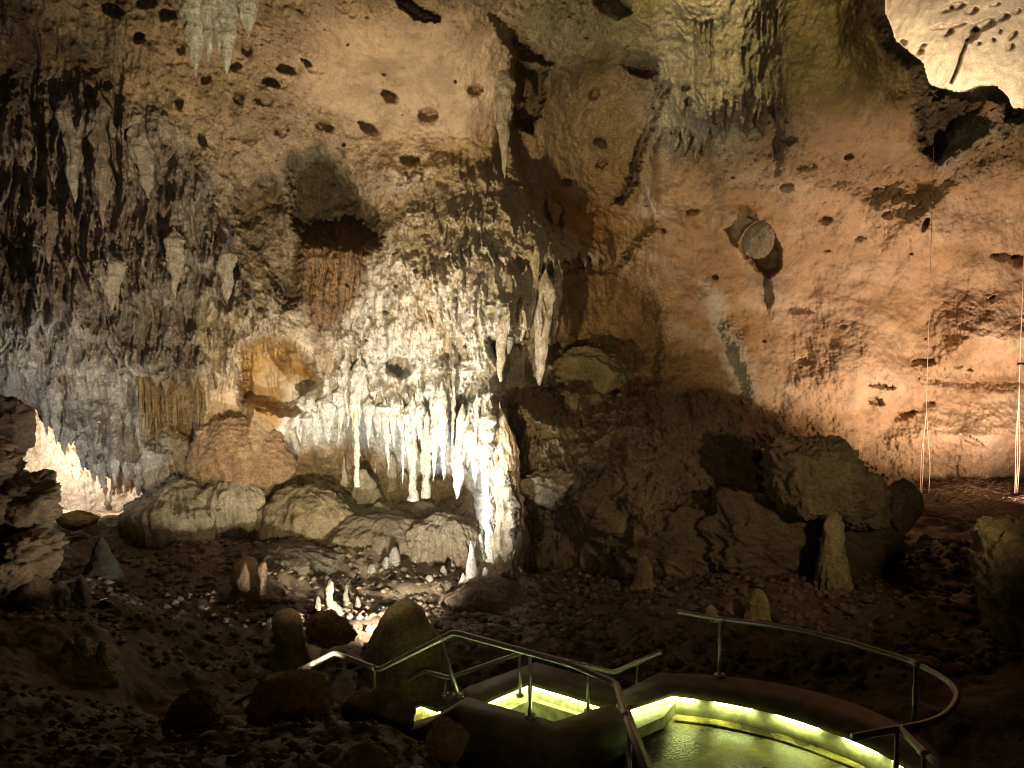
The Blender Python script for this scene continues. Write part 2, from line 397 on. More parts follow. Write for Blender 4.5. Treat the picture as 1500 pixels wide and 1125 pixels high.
# curtain ledges in the middle of the ceiling
fringe([(580,272),(600,262),(630,255),(655,240),(690,262),(720,268)], .22, 16, 4, 22, 51, 5, 10, 30, .3, .1, 7, 70)
flutes([(585,262),(720,262),(725,330),(600,335)], .14, 1.0, 17, 16)
fringe([(585,322),(640,318),(690,312),(730,318),(780,335)], .26, 18, 8, 48, 52, 5, 11, 40, .25, .14, 8, 110)
fringe([(722,180),(736,168),(752,180)], .8, 2, 55, 85, 53, 9, 13, 60, .35, .2, 8, 120)
fringe([(792,300),(812,290),(832,310)], .7, 3, 20, 45, 57, 6, 10, 40, .3, .2, 8, 70)
fringe([(640,372),(700,362),(745,365),(800,380),(850,372),(905,366)], .55, 30, 6, 34, 54, 5, 11, 90, .4, .18, 8, 130)
w_, m_, sd_ = pmask([(555,255),(640,235),(720,235),(800,300),(910,365),(890,400),(800,440),(740,450),(600,430),(550,350)], 150); T[w_] -= .75 * m_
# tall pale pipes right of the middle
for (a, b, c, d, wd, dep) in ((752,400,752,500,11,.8),(772,395,768,480,9,.9),(800,400,785,558,14,1.1),(818,405,806,480,8,.7),(742,440,735,540,10,.7)):
    dome([(a-wd,b),(a+wd,b),(c+wd*.7,d),(c-wd*.6,d)], -dep, .4, wd)
# white calcite mass over the curtains
flutes([(480,380),(700,340),(745,420),(730,560),(700,640),(620,640),(540,560),(470,500)], .32, .40, 18, 60, .22)
flutes([(480,400),(720,350),(745,560),(720,680),(560,580)], .12, 1.0, 19, 60, .2)
step([(566,530),(578,521),(594,524),(600,548),(585,555),(570,545)], .8, 7, .4)
dome([(618,575),(625,530),(660,510),(700,520),(705,560),(680,590),(650,592)], -.4, .8, 30)
step([(655,600),(680,575),(700,545),(717,550),(712,570),(690,590),(668,608)], .7, 9)
# hanging white curtains and the grotto behind
fringe([(418,625),(432,612),(450,595),(470,585),(490,565),(515,570)], 1.0, 9, 20, 58, 61, 7, 15, 60, .35, .2, 9, 160)
fringe([(512,590),(535,592),(560,598),(590,605),(612,610),(640,640),(665,650),(690,640),(712,660)], 1.25, 22, 10, 62, 62, 6, 15, 110, .4, .18, 9, 170)
dome([(440,625),(500,605),(560,615),(640,660),(680,690),(700,730),(640,780),(560,770),(470,720),(430,680)], .9, .8, 50)
# flowstone mounds at the foot of the left wall
dome([(200,800),(198,735),(225,712),(270,706),(330,712),(360,718),(372,740),(350,775),(300,795),(240,808)], -1.5, .6, 60)
flutes([(200,715),(370,715),(365,775),(240,800)], .16, .9, 20, 20)
dome([(385,800),(390,745),(420,715),(470,705),(500,735),(545,745),(590,760),(610,800)], -1.2, .8, 60)
# buttress corner: everything right of it falls back into shadow
BUT = [(722,500),(733,540),(728,585),(740,640),(752,690),(766,740),(770,800),(760,880),(1000,900),(1000,500)]
w_, m_, sd_ = pmask(BUT, 18); T[w_] += 1.9 * m_ * (1 - sst(800, 980, U[w_]))
dome([(690,560),(730,545),(745,620),(760,700),(765,790),(740,880),(700,860),(690,760),(700,660)], -.9, .8, 40)
flutes([(690,580),(735,560),(765,760),(755,860),(705,850)], .16, .8, 21, 20)
# arch hollow with the olive boulder, then the dark ledge
step([(800,500),(815,430),(850,405),(905,398),(945,410),(968,450),(970,480),(960,560),(900,570),(820,565)], .75, 22)
dome([(800,560),(805,530),(830,500),(870,492),(905,505),(918,535),(915,580),(895,572),(870,590),(845,605),(818,585)], -2.1, .7, 30)
LEDGE = [(735,572),(790,566),(860,575),(930,572),(985,578),(1060,575),(1105,588),(1145,612),(1180,640),(1230,655),(1290,690),(1330,720),(1400,760),(1400,1010),(700,1010),(745,760)]
w_, m_, sd_ = pmask(LEDGE, 10, 1.0)
T[w_] -= np.clip(sd_ / 55, 0, 1) ** .8 * 2.6
LW, LM = w_, m_
T[w_] -= m_ * (.55 * fbm(P0[w_] * 1.1, 5, .55, off=33, ridged=True))
dome([(780,720),(830,650),(890,610),(960,640),(1000,720),(960,800),(850,800)], -.5, 1, 60)
# right wall: lobes, undercuts and hollows
dome([(1155,560),(1160,500),(1190,470),(1250,465),(1300,490),(1330,540),(1310,600),(1240,620),(1180,600)], -.6, 1, 70)
dome([(1365,530),(1360,460),(1400,425),(1470,430),(1560,450),(1600,520),(1480,560),(1400,560)], -1.2, .8, 70)
step([(1345,545),(1400,552),(1480,556),(1580,560),(1580,574),(1480,570),(1400,566),(1350,556)], .35, 16)
dome([(1290,640),(1340,600),(1420,590),(1560,600),(1560,680),(1420,690),(1320,680)], -.8, .8, 50)
dome([(1260,300),(1330,262),(1385,290),(1390,350),(1350,390),(1290,370)], -.8, 1, 60)
step([(1060,480),(1075,470),(1110,560),(1120,590),(1100,585),(1085,540)], -.3, 24)
dome([(1088,352),(1092,338),(1108,328),(1128,338),(1142,365),(1140,390),(1124,402),(1108,390),(1094,372)], 1.3, .4, 10)
step([(1062,336),(1074,334),(1084,346),(1098,362),(1102,376),(1088,368),(1074,352)], .35, 8, .4)
step([(1112,400),(1124,404),(1132,440),(1124,452),(1114,430)], .35, 9, .4)
pits = [(570,140,14,9,.6,.55),(540,188,17,8,.6,.45),(627,168,16,12,0,.35),(695,132,13,11,0,.3),(600,234,15,8,0,.4),
 (262,152,8,10,0,.4),(165,14,18,9,.5,.45),(203,55,10,9,0,.5),(215,4,16,8,0,.5),(246,22,14,10,.3,.5),(302,116,9,7,0,.4),(350,144,8,13,-.4,.4),
 (397,121,14,8,.5,.5),(420,102,16,8,.35,.45),(413,192,12,11,0,.35),(296,206,7,13,-.5,.5),(361,72,9,14,-.3,.4),(345,97,9,7,0,.4),
 (130,136,9,9,0,.4),(158,124,7,7,0,.35),(265,72,7,11,0,.4),(476,186,16,9,.5,.4),(390,148,20,10,.2,.35),(450,95,15,4,.9,.35),
 (880,209,10,8,0,.55),(871,139,8,12,.5,.5),(771,182,10,8,.2,.6),(926,266,13,8,.2,.35),(880,242,13,7,-.8,.4),(830,268,9,7,0,.4),(755,268,10,4,0,.3),(778,305,6,5,0,.3),
 (1015,311,10,5,0,.4),(1152,275,12,9,0,.3),(1210,322,11,7,0,.35),(1355,330,5,14,.5,.6),(1180,243,16,9,0,.3),(1155,205,13,7,0,.3),(1243,230,8,6,0,.35),(1260,350,9,5,0,.2),
 (1048,406,5,4,0,.4),(972,338,4,4,0,.4),(1172,455,22,6,.1,.25),(1352,530,20,7,0,.4),(1178,530,16,5,0,.25),(1300,316,10,6,.5,.3),(1472,376,22,7,.1,.5),(1490,380,12,9,0,.5),
 (1430,650,28,5,.5,.35),(1292,566,24,4,.1,.4),(1283,588,14,6,.2,.35),(1322,610,26,6,-.3,.3),(1360,592,10,5,0,.3),(1005,130,8,7,0,.5),(1008,150,7,8,0,.5),(990,195,7,10,0,.4),(1050,178,6,8,0,.4)]
for p in pits: pit(*p)
r = np.random.default_rng(8)
for k in range(80):                                   # small solution holes
    reg = r.integers(4)
    if k % 2 and reg in (1, 2): continue
    if reg == 0: u, v = r.uniform(260, 740), r.uniform(5, 240)
    elif reg == 1: u, v = r.uniform(900, 1500), r.uniform(240, 640)
    elif reg == 2: u, v = r.uniform(1200, 1500), r.uniform(270, 640)
    else: u, v = r.uniform(470, 730), r.uniform(370, 560)
    a = r.uniform(2, 5) if reg in (0, 3) else r.uniform(1.8, 7); pit(u, v, a, a * (r.uniform(.4, .9) if reg in (0, 3) else r.uniform(.25, .6)), r.uniform(0, 3) if reg in (0, 3) else r.uniform(-.5, .5), r.uniform(.08, .25))

def drips(poly, n, seed, wr=(4, 11), lr=(24, 80), pr=(.12, .36), slant=.0):
    """fused stalactite ribs: each swells downwards and ends in an undercut point"""
    r = np.random.default_rng(seed); p = np.asarray(poly, float); k = 0
    lo, hi = p.min(0), p.max(0)
    while k < n:
        u, v = r.uniform(lo, hi)
        if poly_sd(p, np.array([u]), np.array([v]))[0] < 0: continue
        k += 1
        wd = r.uniform(*wr); ln = r.uniform(*lr) * (.5 + .5 * wd / wr[1]); pr_ = r.uniform(*pr) * (.5 + .5 * wd / wr[1]); sl = slant + r.uniform(-.12, .12)
        w = Win(u - wd * 2, v, u + wd * 2, v + ln, 8).s
        y = (V[w] - v + 2.5 * wg[w]) / ln
        x = (U[w] - u - sl * (V[w] - v) + 2.2 * wf[w] + 5 * wa[w] - 5 * wa[w].mean()) / (wd * np.clip(1 - np.clip(y, 0, 1) ** 2.2, .02, 1) * (.55 + .45 * sst(0, .4, y)))
        hgt = np.sqrt(np.clip(1 - x * x, 0, 1)) * sst(-.05, .7, y) * (y < 1)
        T[w] -= pr_ * hgt
drips([(-60,120),(110,110),(235,180),(330,290),(350,400),(410,460),(330,520),(200,500),(-60,470)], 260, 201, (5, 15), (30, 110), (.10, .34))
drips([(-60,150),(110,130),(235,190),(330,290),(340,380),(-60,400)], 70, 211, (7, 17), (90, 200), (.10, .26))
drips([(500,400),(620,350),(740,340),(745,500),(700,560),(560,520),(480,520)], 110, 212, (4, 10), (60, 150), (.06, .18), .05)
drips([(560,330),(800,350),(830,400),(800,440),(740,450),(600,400)], 60, 213, (4, 9), (40, 120), (.08, .22))
drips([(-60,330),(340,340),(420,450),(330,540),(200,540),(-60,480)], 160, 202, (3, 8), (18, 55), (.1, .28))
drips([(20,470),(190,500),(225,600),(190,660),(60,580)], 40, 203, (6, 14), (50, 120), (.12, .3))
drips([(340,420),(480,470),(560,360),(720,330),(740,520),(560,520),(480,580),(300,540)], 150, 204, (3, 8), (14, 50), (.04, .12), .15)
drips([(520,540),(725,540),(715,650),(640,640),(540,590)], 90, 205, (3, 9), (20, 70), (.1, .3))
drips([(590,240),(800,300),(900,345),(900,370),(640,370),(590,320)], 90, 206, (3, 8), (12, 40), (.06, .18))
drips([(975,140),(1150,110),(1120,170),(1060,205),(980,205)], 40, 207, (3, 8), (20, 55), (.1, .25))
drips([(695,600),(735,580),(765,760),(755,840),(705,840)], 40, 208, (3, 7), (30, 90), (.1, .2))
drips([(200,708),(370,712),(365,750),(230,770)], 40, 209, (3, 7), (12, 35), (.06, .16))

# ---- relief noise, finer; rougher where the rock is drapery or rubble, smooth on the right wall
P1 = pix(U, V, T).astype(np.float32)
smooth_reg = np.zeros_like(T)
for poly in ([(880,330),(1000,260),(1150,250),(1300,260),(1600,260),(1600,700),(1330,660),(1150,600),(1000,560),(960,420)], [(1160,-60),(1340,-60),(1360,240),(1180,240)], [(480,20),(740,20),(740,220),(560,240),(420,120)], [(340,500),(450,500),(470,600),(420,700),(290,700),(290,620)]):
    w, m, sd = pmask(poly, 70); smooth_reg[w] = np.maximum(smooth_reg[w], m)
rg = 1 - .62 * smooth_reg
n1 = fbm(P1 * 1.6, 5, .52, off=5)
n2 = fbm(P1 * 2.4, 4, .55, off=7, ridged=True)
n3 = fbm(P1 * 7.0, 4, .6, off=15)
n4 = fbm(P1 * np.array([7.5, 7.5, 2.2], np.float32), 3, .55, off=17, ridged=True)
T += .22 * rg * n1 - .14 * rg * n2 - (.05 * rg + .022) * n3 - .06 * np.clip(rg - .2, 0, 1) * n4

# ---- the far chamber replaces whatever lies beyond the rim
w_, m_, sd_ = pmask(CHAMBER, 2.0, .45)
Uc, Vc = U[w_], V[w_]
tc_ = 27.5 - .012 * (Vc - 80) + .004 * (Uc - 1400) - .5 * np.sin((Uc + Vc * .6 - 1300) / 95.0) + .35 * fbm(P0[w_] * 1.2, 4, off=40) - .04 * n3[w_]
def cpit(u, v, a, b, rot, d):
    c, s = math.cos(rot), math.sin(rot); du = Uc - u + 2.5 * wf[w_]; dv = Vc - v + 2.5 * wg[w_]
    return d * (1 - sst(.6, 1.05, np.sqrt(((du * c + dv * s) / a) ** 2 + ((-du * s + dv * c) / b) ** 2)))
for q in ((1386,14,13,6,-.3,.5),(1402,9,14,7,-.2,.5),(1422,16,12,6,-.2,.5),(1457,6,9,4,-.2,.4),(1489,16,9,5,-.3,.4),(1388,48,11,6,-.5,.5),(1347,76,9,5,-.4,.4),(1322,62,7,5,0,.3),
          (1350,67,8,4,-.3,.3),(1421,50,17,13,-.6,1.0),(1440,38,24,8,-.4,.9),(1470,26,12,6,-.4,.8),(1484,52,11,5,-.7,.7),(1480,69,9,5,-.4,.6),(1390,38,30,4,-.15,.5),(1432,64,6,4,0,.4),(1455,58,5,4,0,.4),(1465,46,5,4,0,.4)):
    tc_ = tc_ + cpit(*q)
for a, b in (((1416,58),(1408,80)),((1408,80),(1400,105)),((1400,105),(1392,122))):
    sdc = poly_sd([(a[0]-2,a[1]),(a[0]+2.5,a[1]),(b[0]+2.5,b[1]),(b[0]-2,b[1])], Uc + 2 * wf[w_], Vc)
    tc_ = tc_ + .5 * sst(-2, 2, sdc)
T[w_] += np.where(sd_ < 0, 1.3 * np.clip(1 + sd_ / 26, 0, 1) ** 2, 0)
T[w_] = T[w_] * (1 - m_) + tc_ * m_
CHW, CHM = w_, m_
# ---- alcove back wall: plain pale flowstone
q_ = P0[ALCW]
T[ALCW] += ALCM * (.4 * fbm(q_ * 1.2, 4, off=140) - .22 * fbm(q_ * np.array([2.6, 2.6, .8], np.float32), 4, .55, off=141, ridged=True) + .012 * (700 - V[ALCW]) * -1.0)

PW = pix(U, V, T).astype(np.float32)

# ------------------------------------------------------------------ what colour the rock itself is
TAN = np.array([.37, .262, .15]); PALE = np.array([.56, .46, .33]); WHITE = np.array([.78, .75, .68]); OCHRE = np.array([.36, .20, .045])
GREY = np.array([.31, .275, .235]); DARK = np.array([.055, .042, .030]); RUST = np.array([.26, .115, .035]); PEACH = np.array([.55, .375, .26]); OLIVE = np.array([.24, .20, .085]); BROWN = np.array([.17, .105, .05])
col = np.empty(T.shape + (3,)); col[:] = TAN
def paint(poly, c, a=1.0, soft=40, tex=None):
    w, m, sd = pmask(poly, soft, 1.6)
    m = m * a
    if tex is not None: m = m * tex[w]
    col[w] = col[w] * (1 - m[..., None]) + np.asarray(c) * m[..., None]
mott = sst(-.25, .35, fbm(P1 * 1.3, 5, .6, off=50))
vein = sst(.50, .80, fbm(P1 * 2.6 + .5 * np.stack([wf, wg, wa], -1).astype(np.float32), 4, .6, off=55, ridged=True))
spk = sst(.18, .42, fbm(P1 * 9, 3, .6, off=60))
streak = sst(-.1, .4, fbm(P1 * np.array([5, 5, .8], np.float32), 4, .55, off=65))
cave = sst(-.05, .35, n2)

paint([(-460,120),(110,110),(230,170),(330,280),(350,400),(420,470),(300,560),(200,580),(-460,600)], GREY, .95, 60)
paint([(-460,120),(110,110),(230,170),(330,280),(350,400),(420,470),(300,560),(200,580),(-460,600)], BROWN, .55, 60, mott)
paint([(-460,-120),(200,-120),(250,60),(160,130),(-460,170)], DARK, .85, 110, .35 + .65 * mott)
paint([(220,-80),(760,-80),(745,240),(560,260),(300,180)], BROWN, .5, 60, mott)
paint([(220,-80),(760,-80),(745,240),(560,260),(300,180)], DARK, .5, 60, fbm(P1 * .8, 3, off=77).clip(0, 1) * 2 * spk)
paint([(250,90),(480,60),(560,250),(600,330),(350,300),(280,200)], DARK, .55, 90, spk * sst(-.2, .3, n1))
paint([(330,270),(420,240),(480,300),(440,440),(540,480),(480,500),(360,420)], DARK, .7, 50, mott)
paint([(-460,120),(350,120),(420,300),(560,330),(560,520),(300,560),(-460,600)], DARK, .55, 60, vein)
paint([(430,330),(560,330),(570,400),(510,470),(470,510),(430,450)], DARK, .75, 40, sst(-.1, .2, fbm(P1 * 4.5, 4, .65, off=70)))
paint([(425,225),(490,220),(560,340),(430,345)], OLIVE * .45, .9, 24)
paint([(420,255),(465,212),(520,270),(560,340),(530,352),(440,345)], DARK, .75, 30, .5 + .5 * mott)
paint([(-60,470),(60,450),(190,520),(230,600),(240,740),(100,720),(-60,640)], np.array([.60,.56,.48]), .9, 40)
paint([(-60,470),(60,450),(190,520),(230,600),(240,740),(100,720),(-60,640)], np.array([.25,.25,.23]), .6, 40, mott)
paint([(300,440),(450,455),(470,560),(380,600),(280,620),(290,560)], PALE, .7, 30)
paint([(345,500),(420,490),(470,560),(430,640),(360,600)], OCHRE, .95, 12, .5 + .5 * mott)
paint([(282,705),(284,640),(340,598),(410,620),(425,690)], np.array([.33,.22,.12]), .6, 24, mott)
paint([(282,705),(284,640),(340,598),(410,620),(425,690)], DARK, .5, 24, spk)
paint([(200,560),(300,560),(290,640),(250,650),(212,650)], np.array([.28,.19,.09]), .8, 30)
paint([(195,700),(380,700),(370,800),(195,810)], PALE * .9, .8, 30)
paint([(540,390),(600,340),(720,320),(800,370),(820,560),(740,560),(740,720),(600,680),(480,580),(500,470)], np.array([.66,.57,.43]), .95, 60)
paint([(500,520),(735,500),(770,860),(680,860),(690,720),(600,700),(520,620)], WHITE, .9, 50)
paint([(500,430),(620,380),(735,370),(800,400),(790,540),(740,560),(620,600),(500,560)], WHITE, .8, 60, .35 + .65 * mott)
paint([(560,400),(640,400),(650,480),(590,500)], np.array([.56,.36,.12]), .6, 40, mott)
paint([(525,560),(560,520),(590,540),(600,590),(540,600)], np.array([.52,.33,.20]), .6, 30, streak)
paint([(415,560),(520,550),(520,640),(480,660),(415,660)], WHITE, .9, 24)
paint([(500,560),(725,570),(725,720),(600,690),(510,650)], WHITE, .9, 24)
paint([(440,655),(510,640),(600,690),(690,690),(690,780),(600,800),(440,760)], np.array([.42,.31,.18]), .85, 30)
paint([(380,700),(520,690),(620,760),(600,830),(380,830)], OLIVE * 1.4, .7, 40)
paint([(580,255),(730,250),(800,330),(900,350),(905,400),(640,400),(580,340)], PALE, .7, 30)
paint([(745,370),(825,380),(800,570),(735,560)], PALE, .9, 20)
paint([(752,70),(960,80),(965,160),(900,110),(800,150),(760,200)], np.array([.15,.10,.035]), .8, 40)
paint([(780,190),(860,230),(960,250),(930,330),(840,320),(800,270)], RUST, .45, 50, mott)
paint([(800,270),(850,290),(920,320),(880,370),(830,350),(810,310)], np.array([.34,.15,.03]), .85, 30)
paint([(830,390),(960,370),(1060,320),(1100,420),(1040,480),(1000,560),(820,570)], RUST, .55, 70)
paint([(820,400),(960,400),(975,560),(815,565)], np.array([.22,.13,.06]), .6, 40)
paint([(960,-60),(1150,-60),(1150,120),(1080,235),(960,200)], np.array([.55,.47,.31]), .9, 40)
paint([(960,20),(1150,0),(1130,210),(960,230)], np.array([.33,.25,.12]), .6, 30, streak)
paint([(750,-60),(960,-60),(960,90),(760,60)], OLIVE * 1.2, .6, 50)
paint([(1150,-60),(1310,-60),(1330,160),(1150,150)], np.array([.28,.205,.075]), .85, 60)
paint([(1150,-60),(1310,-60),(1330,160),(1150,150)], OLIVE * .7, .6, 60, mott)
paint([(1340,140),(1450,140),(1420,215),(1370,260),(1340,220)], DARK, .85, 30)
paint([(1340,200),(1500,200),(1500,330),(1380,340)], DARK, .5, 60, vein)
paint([(1380,200),(1500,150),(1500,190),(1420,220),(1385,280),(1370,270)], np.array([.40,.36,.28]), .7, 20)
paint([(1150,270),(1600,270),(1600,650),(1330,660),(1150,600),(1080,420)], PEACH, .85, 90)
paint([(880,300),(1000,250),(1140,260),(1150,420),(1090,560),(960,560),(840,560)], np.array([.34,.205,.085]), .75, 110)
paint([(1180,470),(1500,480),(1560,640),(1250,620)], PALE, .5, 70, mott)
paint([(1020,410),(1050,420),(1080,480),(1120,590),(1085,580),(1050,500)], np.array([.50,.47,.38]), .9, 16)
paint([(1085,390),(1150,390),(1150,450),(1100,450)], GREY * .7, .6, 30)
for poly in ([(980,210),(1000,200),(975,260),(930,310),(915,330),(950,270)], [(1365,230),(1388,240),(1380,300),(1370,300)]):
    paint(poly, PALE, .6, 16)
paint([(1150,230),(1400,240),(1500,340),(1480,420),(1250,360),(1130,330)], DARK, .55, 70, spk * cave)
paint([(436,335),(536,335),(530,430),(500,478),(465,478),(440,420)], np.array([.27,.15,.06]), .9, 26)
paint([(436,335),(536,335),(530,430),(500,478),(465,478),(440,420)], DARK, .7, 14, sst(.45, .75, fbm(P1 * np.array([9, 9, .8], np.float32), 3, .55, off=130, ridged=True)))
fleck = sst(.60, .74, fbm(P1 * np.array([5, 5, 13], np.float32), 3, .6, off=120, ridged=True)) * sst(.0, .3, fbm(P1 * 1.1, 3, off=122))
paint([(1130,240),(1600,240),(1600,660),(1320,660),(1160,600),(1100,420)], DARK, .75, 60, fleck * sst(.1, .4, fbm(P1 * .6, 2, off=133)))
band = fbm(P1 * np.array([.5, .5, 1.3], np.float32), 4, .55, off=135)
paint([(900,240),(1600,240),(1600,660),(1320,660),(1000,600)], np.array([.36,.22,.10]), .55, 90, sst(0, .35, band))
paint([(900,240),(1600,240),(1600,660),(1320,660),(1000,600)], np.array([.62,.50,.38]), .5, 90, sst(0, .35, -band))
paint([(480,360),(740,340),(740,560),(520,560)], BROWN, .7, 60, fleck)
rub = sst(.1, .5, fbm(P1 * 3.3, 5, .65, off=125))
col *= (1 - .35 * rub)[..., None]
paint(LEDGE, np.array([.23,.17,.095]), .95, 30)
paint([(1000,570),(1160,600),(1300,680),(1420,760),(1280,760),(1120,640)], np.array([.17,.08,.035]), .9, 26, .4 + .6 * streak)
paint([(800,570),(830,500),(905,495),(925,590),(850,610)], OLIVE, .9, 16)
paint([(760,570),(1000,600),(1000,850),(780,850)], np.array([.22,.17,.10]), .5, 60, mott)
col[CHW] = col[CHW] * (1 - CHM[..., None]) + np.array([.62,.52,.38]) * CHM[..., None]
ww = CHM * sst(.2, .5, fbm(P1[CHW] * 1.0, 4, .6, off=80))
col[CHW] = col[CHW] * (1 - .5 * ww[..., None]) + np.array([.40,.22,.10]) * .5 * ww[..., None]
am = ALCM[..., None]
col[ALCW] = col[ALCW] * (1 - am) + (np.array([.72,.62,.50]) * (1 - .5 * mott[ALCW][..., None]) + np.array([.55,.40,.24]) * .5 * mott[ALCW][..., None]) * am
# mineral mottling everywhere
col *= (1 + .22 * n1 - .10 * np.clip(n2, -1, 1) + .10 * n3)[..., None]
col = np.clip(col, .01, .85)

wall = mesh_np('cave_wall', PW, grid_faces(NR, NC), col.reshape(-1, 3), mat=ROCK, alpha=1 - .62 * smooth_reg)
tag(wall, 'tan and white limestone cave wall and ceiling with hanging curtains and round pits', kind='structure')

def wall_t(u, v):
    i = np.clip(np.searchsorted(ucoord, u), 1, NC - 1); j = np.clip(np.searchsorted(vcoord, v), 1, NR - 1)
    return float(T[j - 1:j + 1, i - 1:i + 1].mean())

# ------------------------------------------------------------------ cave floor
fl = [(-500,760,16),(-200,760,17),(60,752,19),(130,752,19),(170,765,17.5),(250,812,14.8),(330,800,15.2),(430,790,15.6),(520,775,16.2),(600,788,16.2),(650,800,16),(430,840,14.0),(560,835,14.6),(700,845,14.8),(120,745,23),(300,760,20),(600,770,20),
 (300,850,13.4),(100,850,12.4),(0,880,10.6),(-300,880,11),(545,932,11.9),(620,900,12.8),(450,890,12.4),(300,950,10.6),(150,960,9.2),(0,985,7.8),(700,925,11.2),(800,905,12.3),(740,860,14),
 (310,1035,9.0),(180,1025,8.9),(430,1030,8.9),(560,1012,10.6),
 (430,1068,6.1),(270,1066,6.1),(100,1052,6.0),(-50,1010,6.2),(-400,1000,6.5),(100,1095,5.0),(300,1100,4.9),(560,1062,5.9),(600,1105,4.9),(690,1135,4.7),(300,1300,3.6),(-100,1200,3.9),(-500,1200,4),
 (850,862,13.6),(950,935,10.4),(1000,850,13.2),(1250,800,14.2),(1250,900,11),(1450,800,14.4),(1480,950,9),(1430,1010,8),(1550,1000,7.6),(1900,1000,8),(1100,965,9.3),(1300,960,9),
 (1350,752,17.6),(1480,752,17.6),(1420,705,20),(1600,730,19),(1900,740,18),(1300,720,20),(1420,690,22),(1200,760,19),(1000,800,18),(800,800,18)]
fl = np.array(fl, float)
fpts = pix(fl[:, 0], fl[:, 1], fl[:, 2])
under = []
for x, y in ((0,7.6),(.6,7.4),(-.5,8),(1.0,6.6),(1.6,6.8),(2.4,6.2),(2.2,5.4),(1.2,5.5),(.9,4.5),(1.6,3.5),(2.2,4.2),(3,4.6),(1.4,2),(0,1.0),(0,-2),(3.5,2),(.3,6.6),(-1.2,9.4),(-.9,8.7)):
    under.append((x, y, -.55 if x > .9 else (-1.75 if y > 8.5 else -1.25)))
fxy = np.concatenate([fpts[:, :2], np.array(under)[:, :2]]); fz = np.concatenate([fpts[:, 2], np.array(under)[:, 2]])
def floor_z(x, y, detail=True):
    sh = np.shape(x); q = np.stack([np.ravel(x), np.ravel(y)], -1)
    z = tps(fxy, fz, q, lam=.002, scale=8)
    if detail:
        p = np.stack([q[:, 0], q[:, 1], np.zeros(len(q))], -1)
        inside = np.exp(-(((q[:, 0] - 1.4) / 1.9) ** 2 + ((q[:, 1] - 5.4) / 2.3) ** 2) * 1.0)
        z = z + (1 - .9 * inside) * (.30 * fbm(p * .7, 3, off=90) - .10 * fbm(p * 1.5, 4, .55, off=92, ridged=True) + .05 * fbm(p * 5, 4, .6, off=95))
        hump = sst(12.5, 14.5, q[:, 1]) * (1 - sst(16.5, 18, q[:, 1])) * sst(1.5, .3, q[:, 0])
        z = z + hump * (.18 * np.clip(fbm(p * 1.1, 4, .55, off=97), -.3, 1) + .07 * fbm(p * 2.6, 3, off=98, ridged=True))
    return z.reshape(sh)
fu = np.arange(-.62, .621, .0026)[None] * 1.25
fy = np.concatenate([np.linspace(.6, 3, 30), np.geomspace(3.02, 26, 420)])[:, None]
FX = fu * (fy + 2.5); FY = fy + 0 * fu
FZ = floor_z(FX, FY)
fp = np.stack([FX, FY, FZ], -1).astype(np.float32)
fc = np.empty(FZ.shape + (3,)); fc[:] = (.095, .062, .032)
mm = sst(-.1, .35, fbm(fp * 1.1, 5, .6, off=101))[..., None]
fc = fc * (1 - mm) + np.array([.055, .033, .016]) * mm
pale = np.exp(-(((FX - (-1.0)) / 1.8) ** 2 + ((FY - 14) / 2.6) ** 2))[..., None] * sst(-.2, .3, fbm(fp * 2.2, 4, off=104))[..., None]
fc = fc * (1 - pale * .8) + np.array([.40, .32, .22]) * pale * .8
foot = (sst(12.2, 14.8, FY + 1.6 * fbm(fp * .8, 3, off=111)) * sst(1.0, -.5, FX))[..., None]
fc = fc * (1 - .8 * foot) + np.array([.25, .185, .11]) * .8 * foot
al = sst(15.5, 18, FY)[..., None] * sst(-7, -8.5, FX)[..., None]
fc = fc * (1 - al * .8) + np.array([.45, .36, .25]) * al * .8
fc *= (1 + .35 * fbm(fp * 6, 3, .6, off=108))[..., None]
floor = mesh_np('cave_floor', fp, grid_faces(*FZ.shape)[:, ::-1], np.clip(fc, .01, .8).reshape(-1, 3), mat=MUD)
tag(floor, 'dark muddy cave floor sloping down around the path', kind='structure')

def ground(u, v, t0=3.5, t1=26):
    """where the ray of a pixel meets the floor"""
    t = np.linspace(t0, t1, 240); p = pix(np.full_like(t, u), np.full_like(t, v), t)
    d = p[:, 2] - floor_z(p[:, 0], p[:, 1])
    k = np.nonzero(d < 0)[0]
    return t[k[0]] if len(k) else t1
# ------------------------------------------------------------------ lamps with their housings
def box_v(cx, cy, cz, sx, sy, sz):
    v = np.array([[x, y, z] for x in (-1, 1) for y in (-1, 1) for z in (-1, 1)], float) * [sx / 2, sy / 2, sz / 2] + [cx, cy, cz]
    f = np.array([[0, 1, 3, 2], [4, 6, 7, 5], [0, 4, 5, 1], [2, 3, 7, 6], [0, 2, 6, 4], [1, 5, 7, 3]])
    return v, f
def boxes(name, lst, mat, parent=None):
    vs, fs = [], []; n = 0
    for b in lst:
        v, f = box_v(*b); vs.append(v); fs.append(f + n); n += 8
    return mesh_np(name, np.concatenate(vs), np.concatenate(fs), smooth=False, mat=mat, parent=parent)

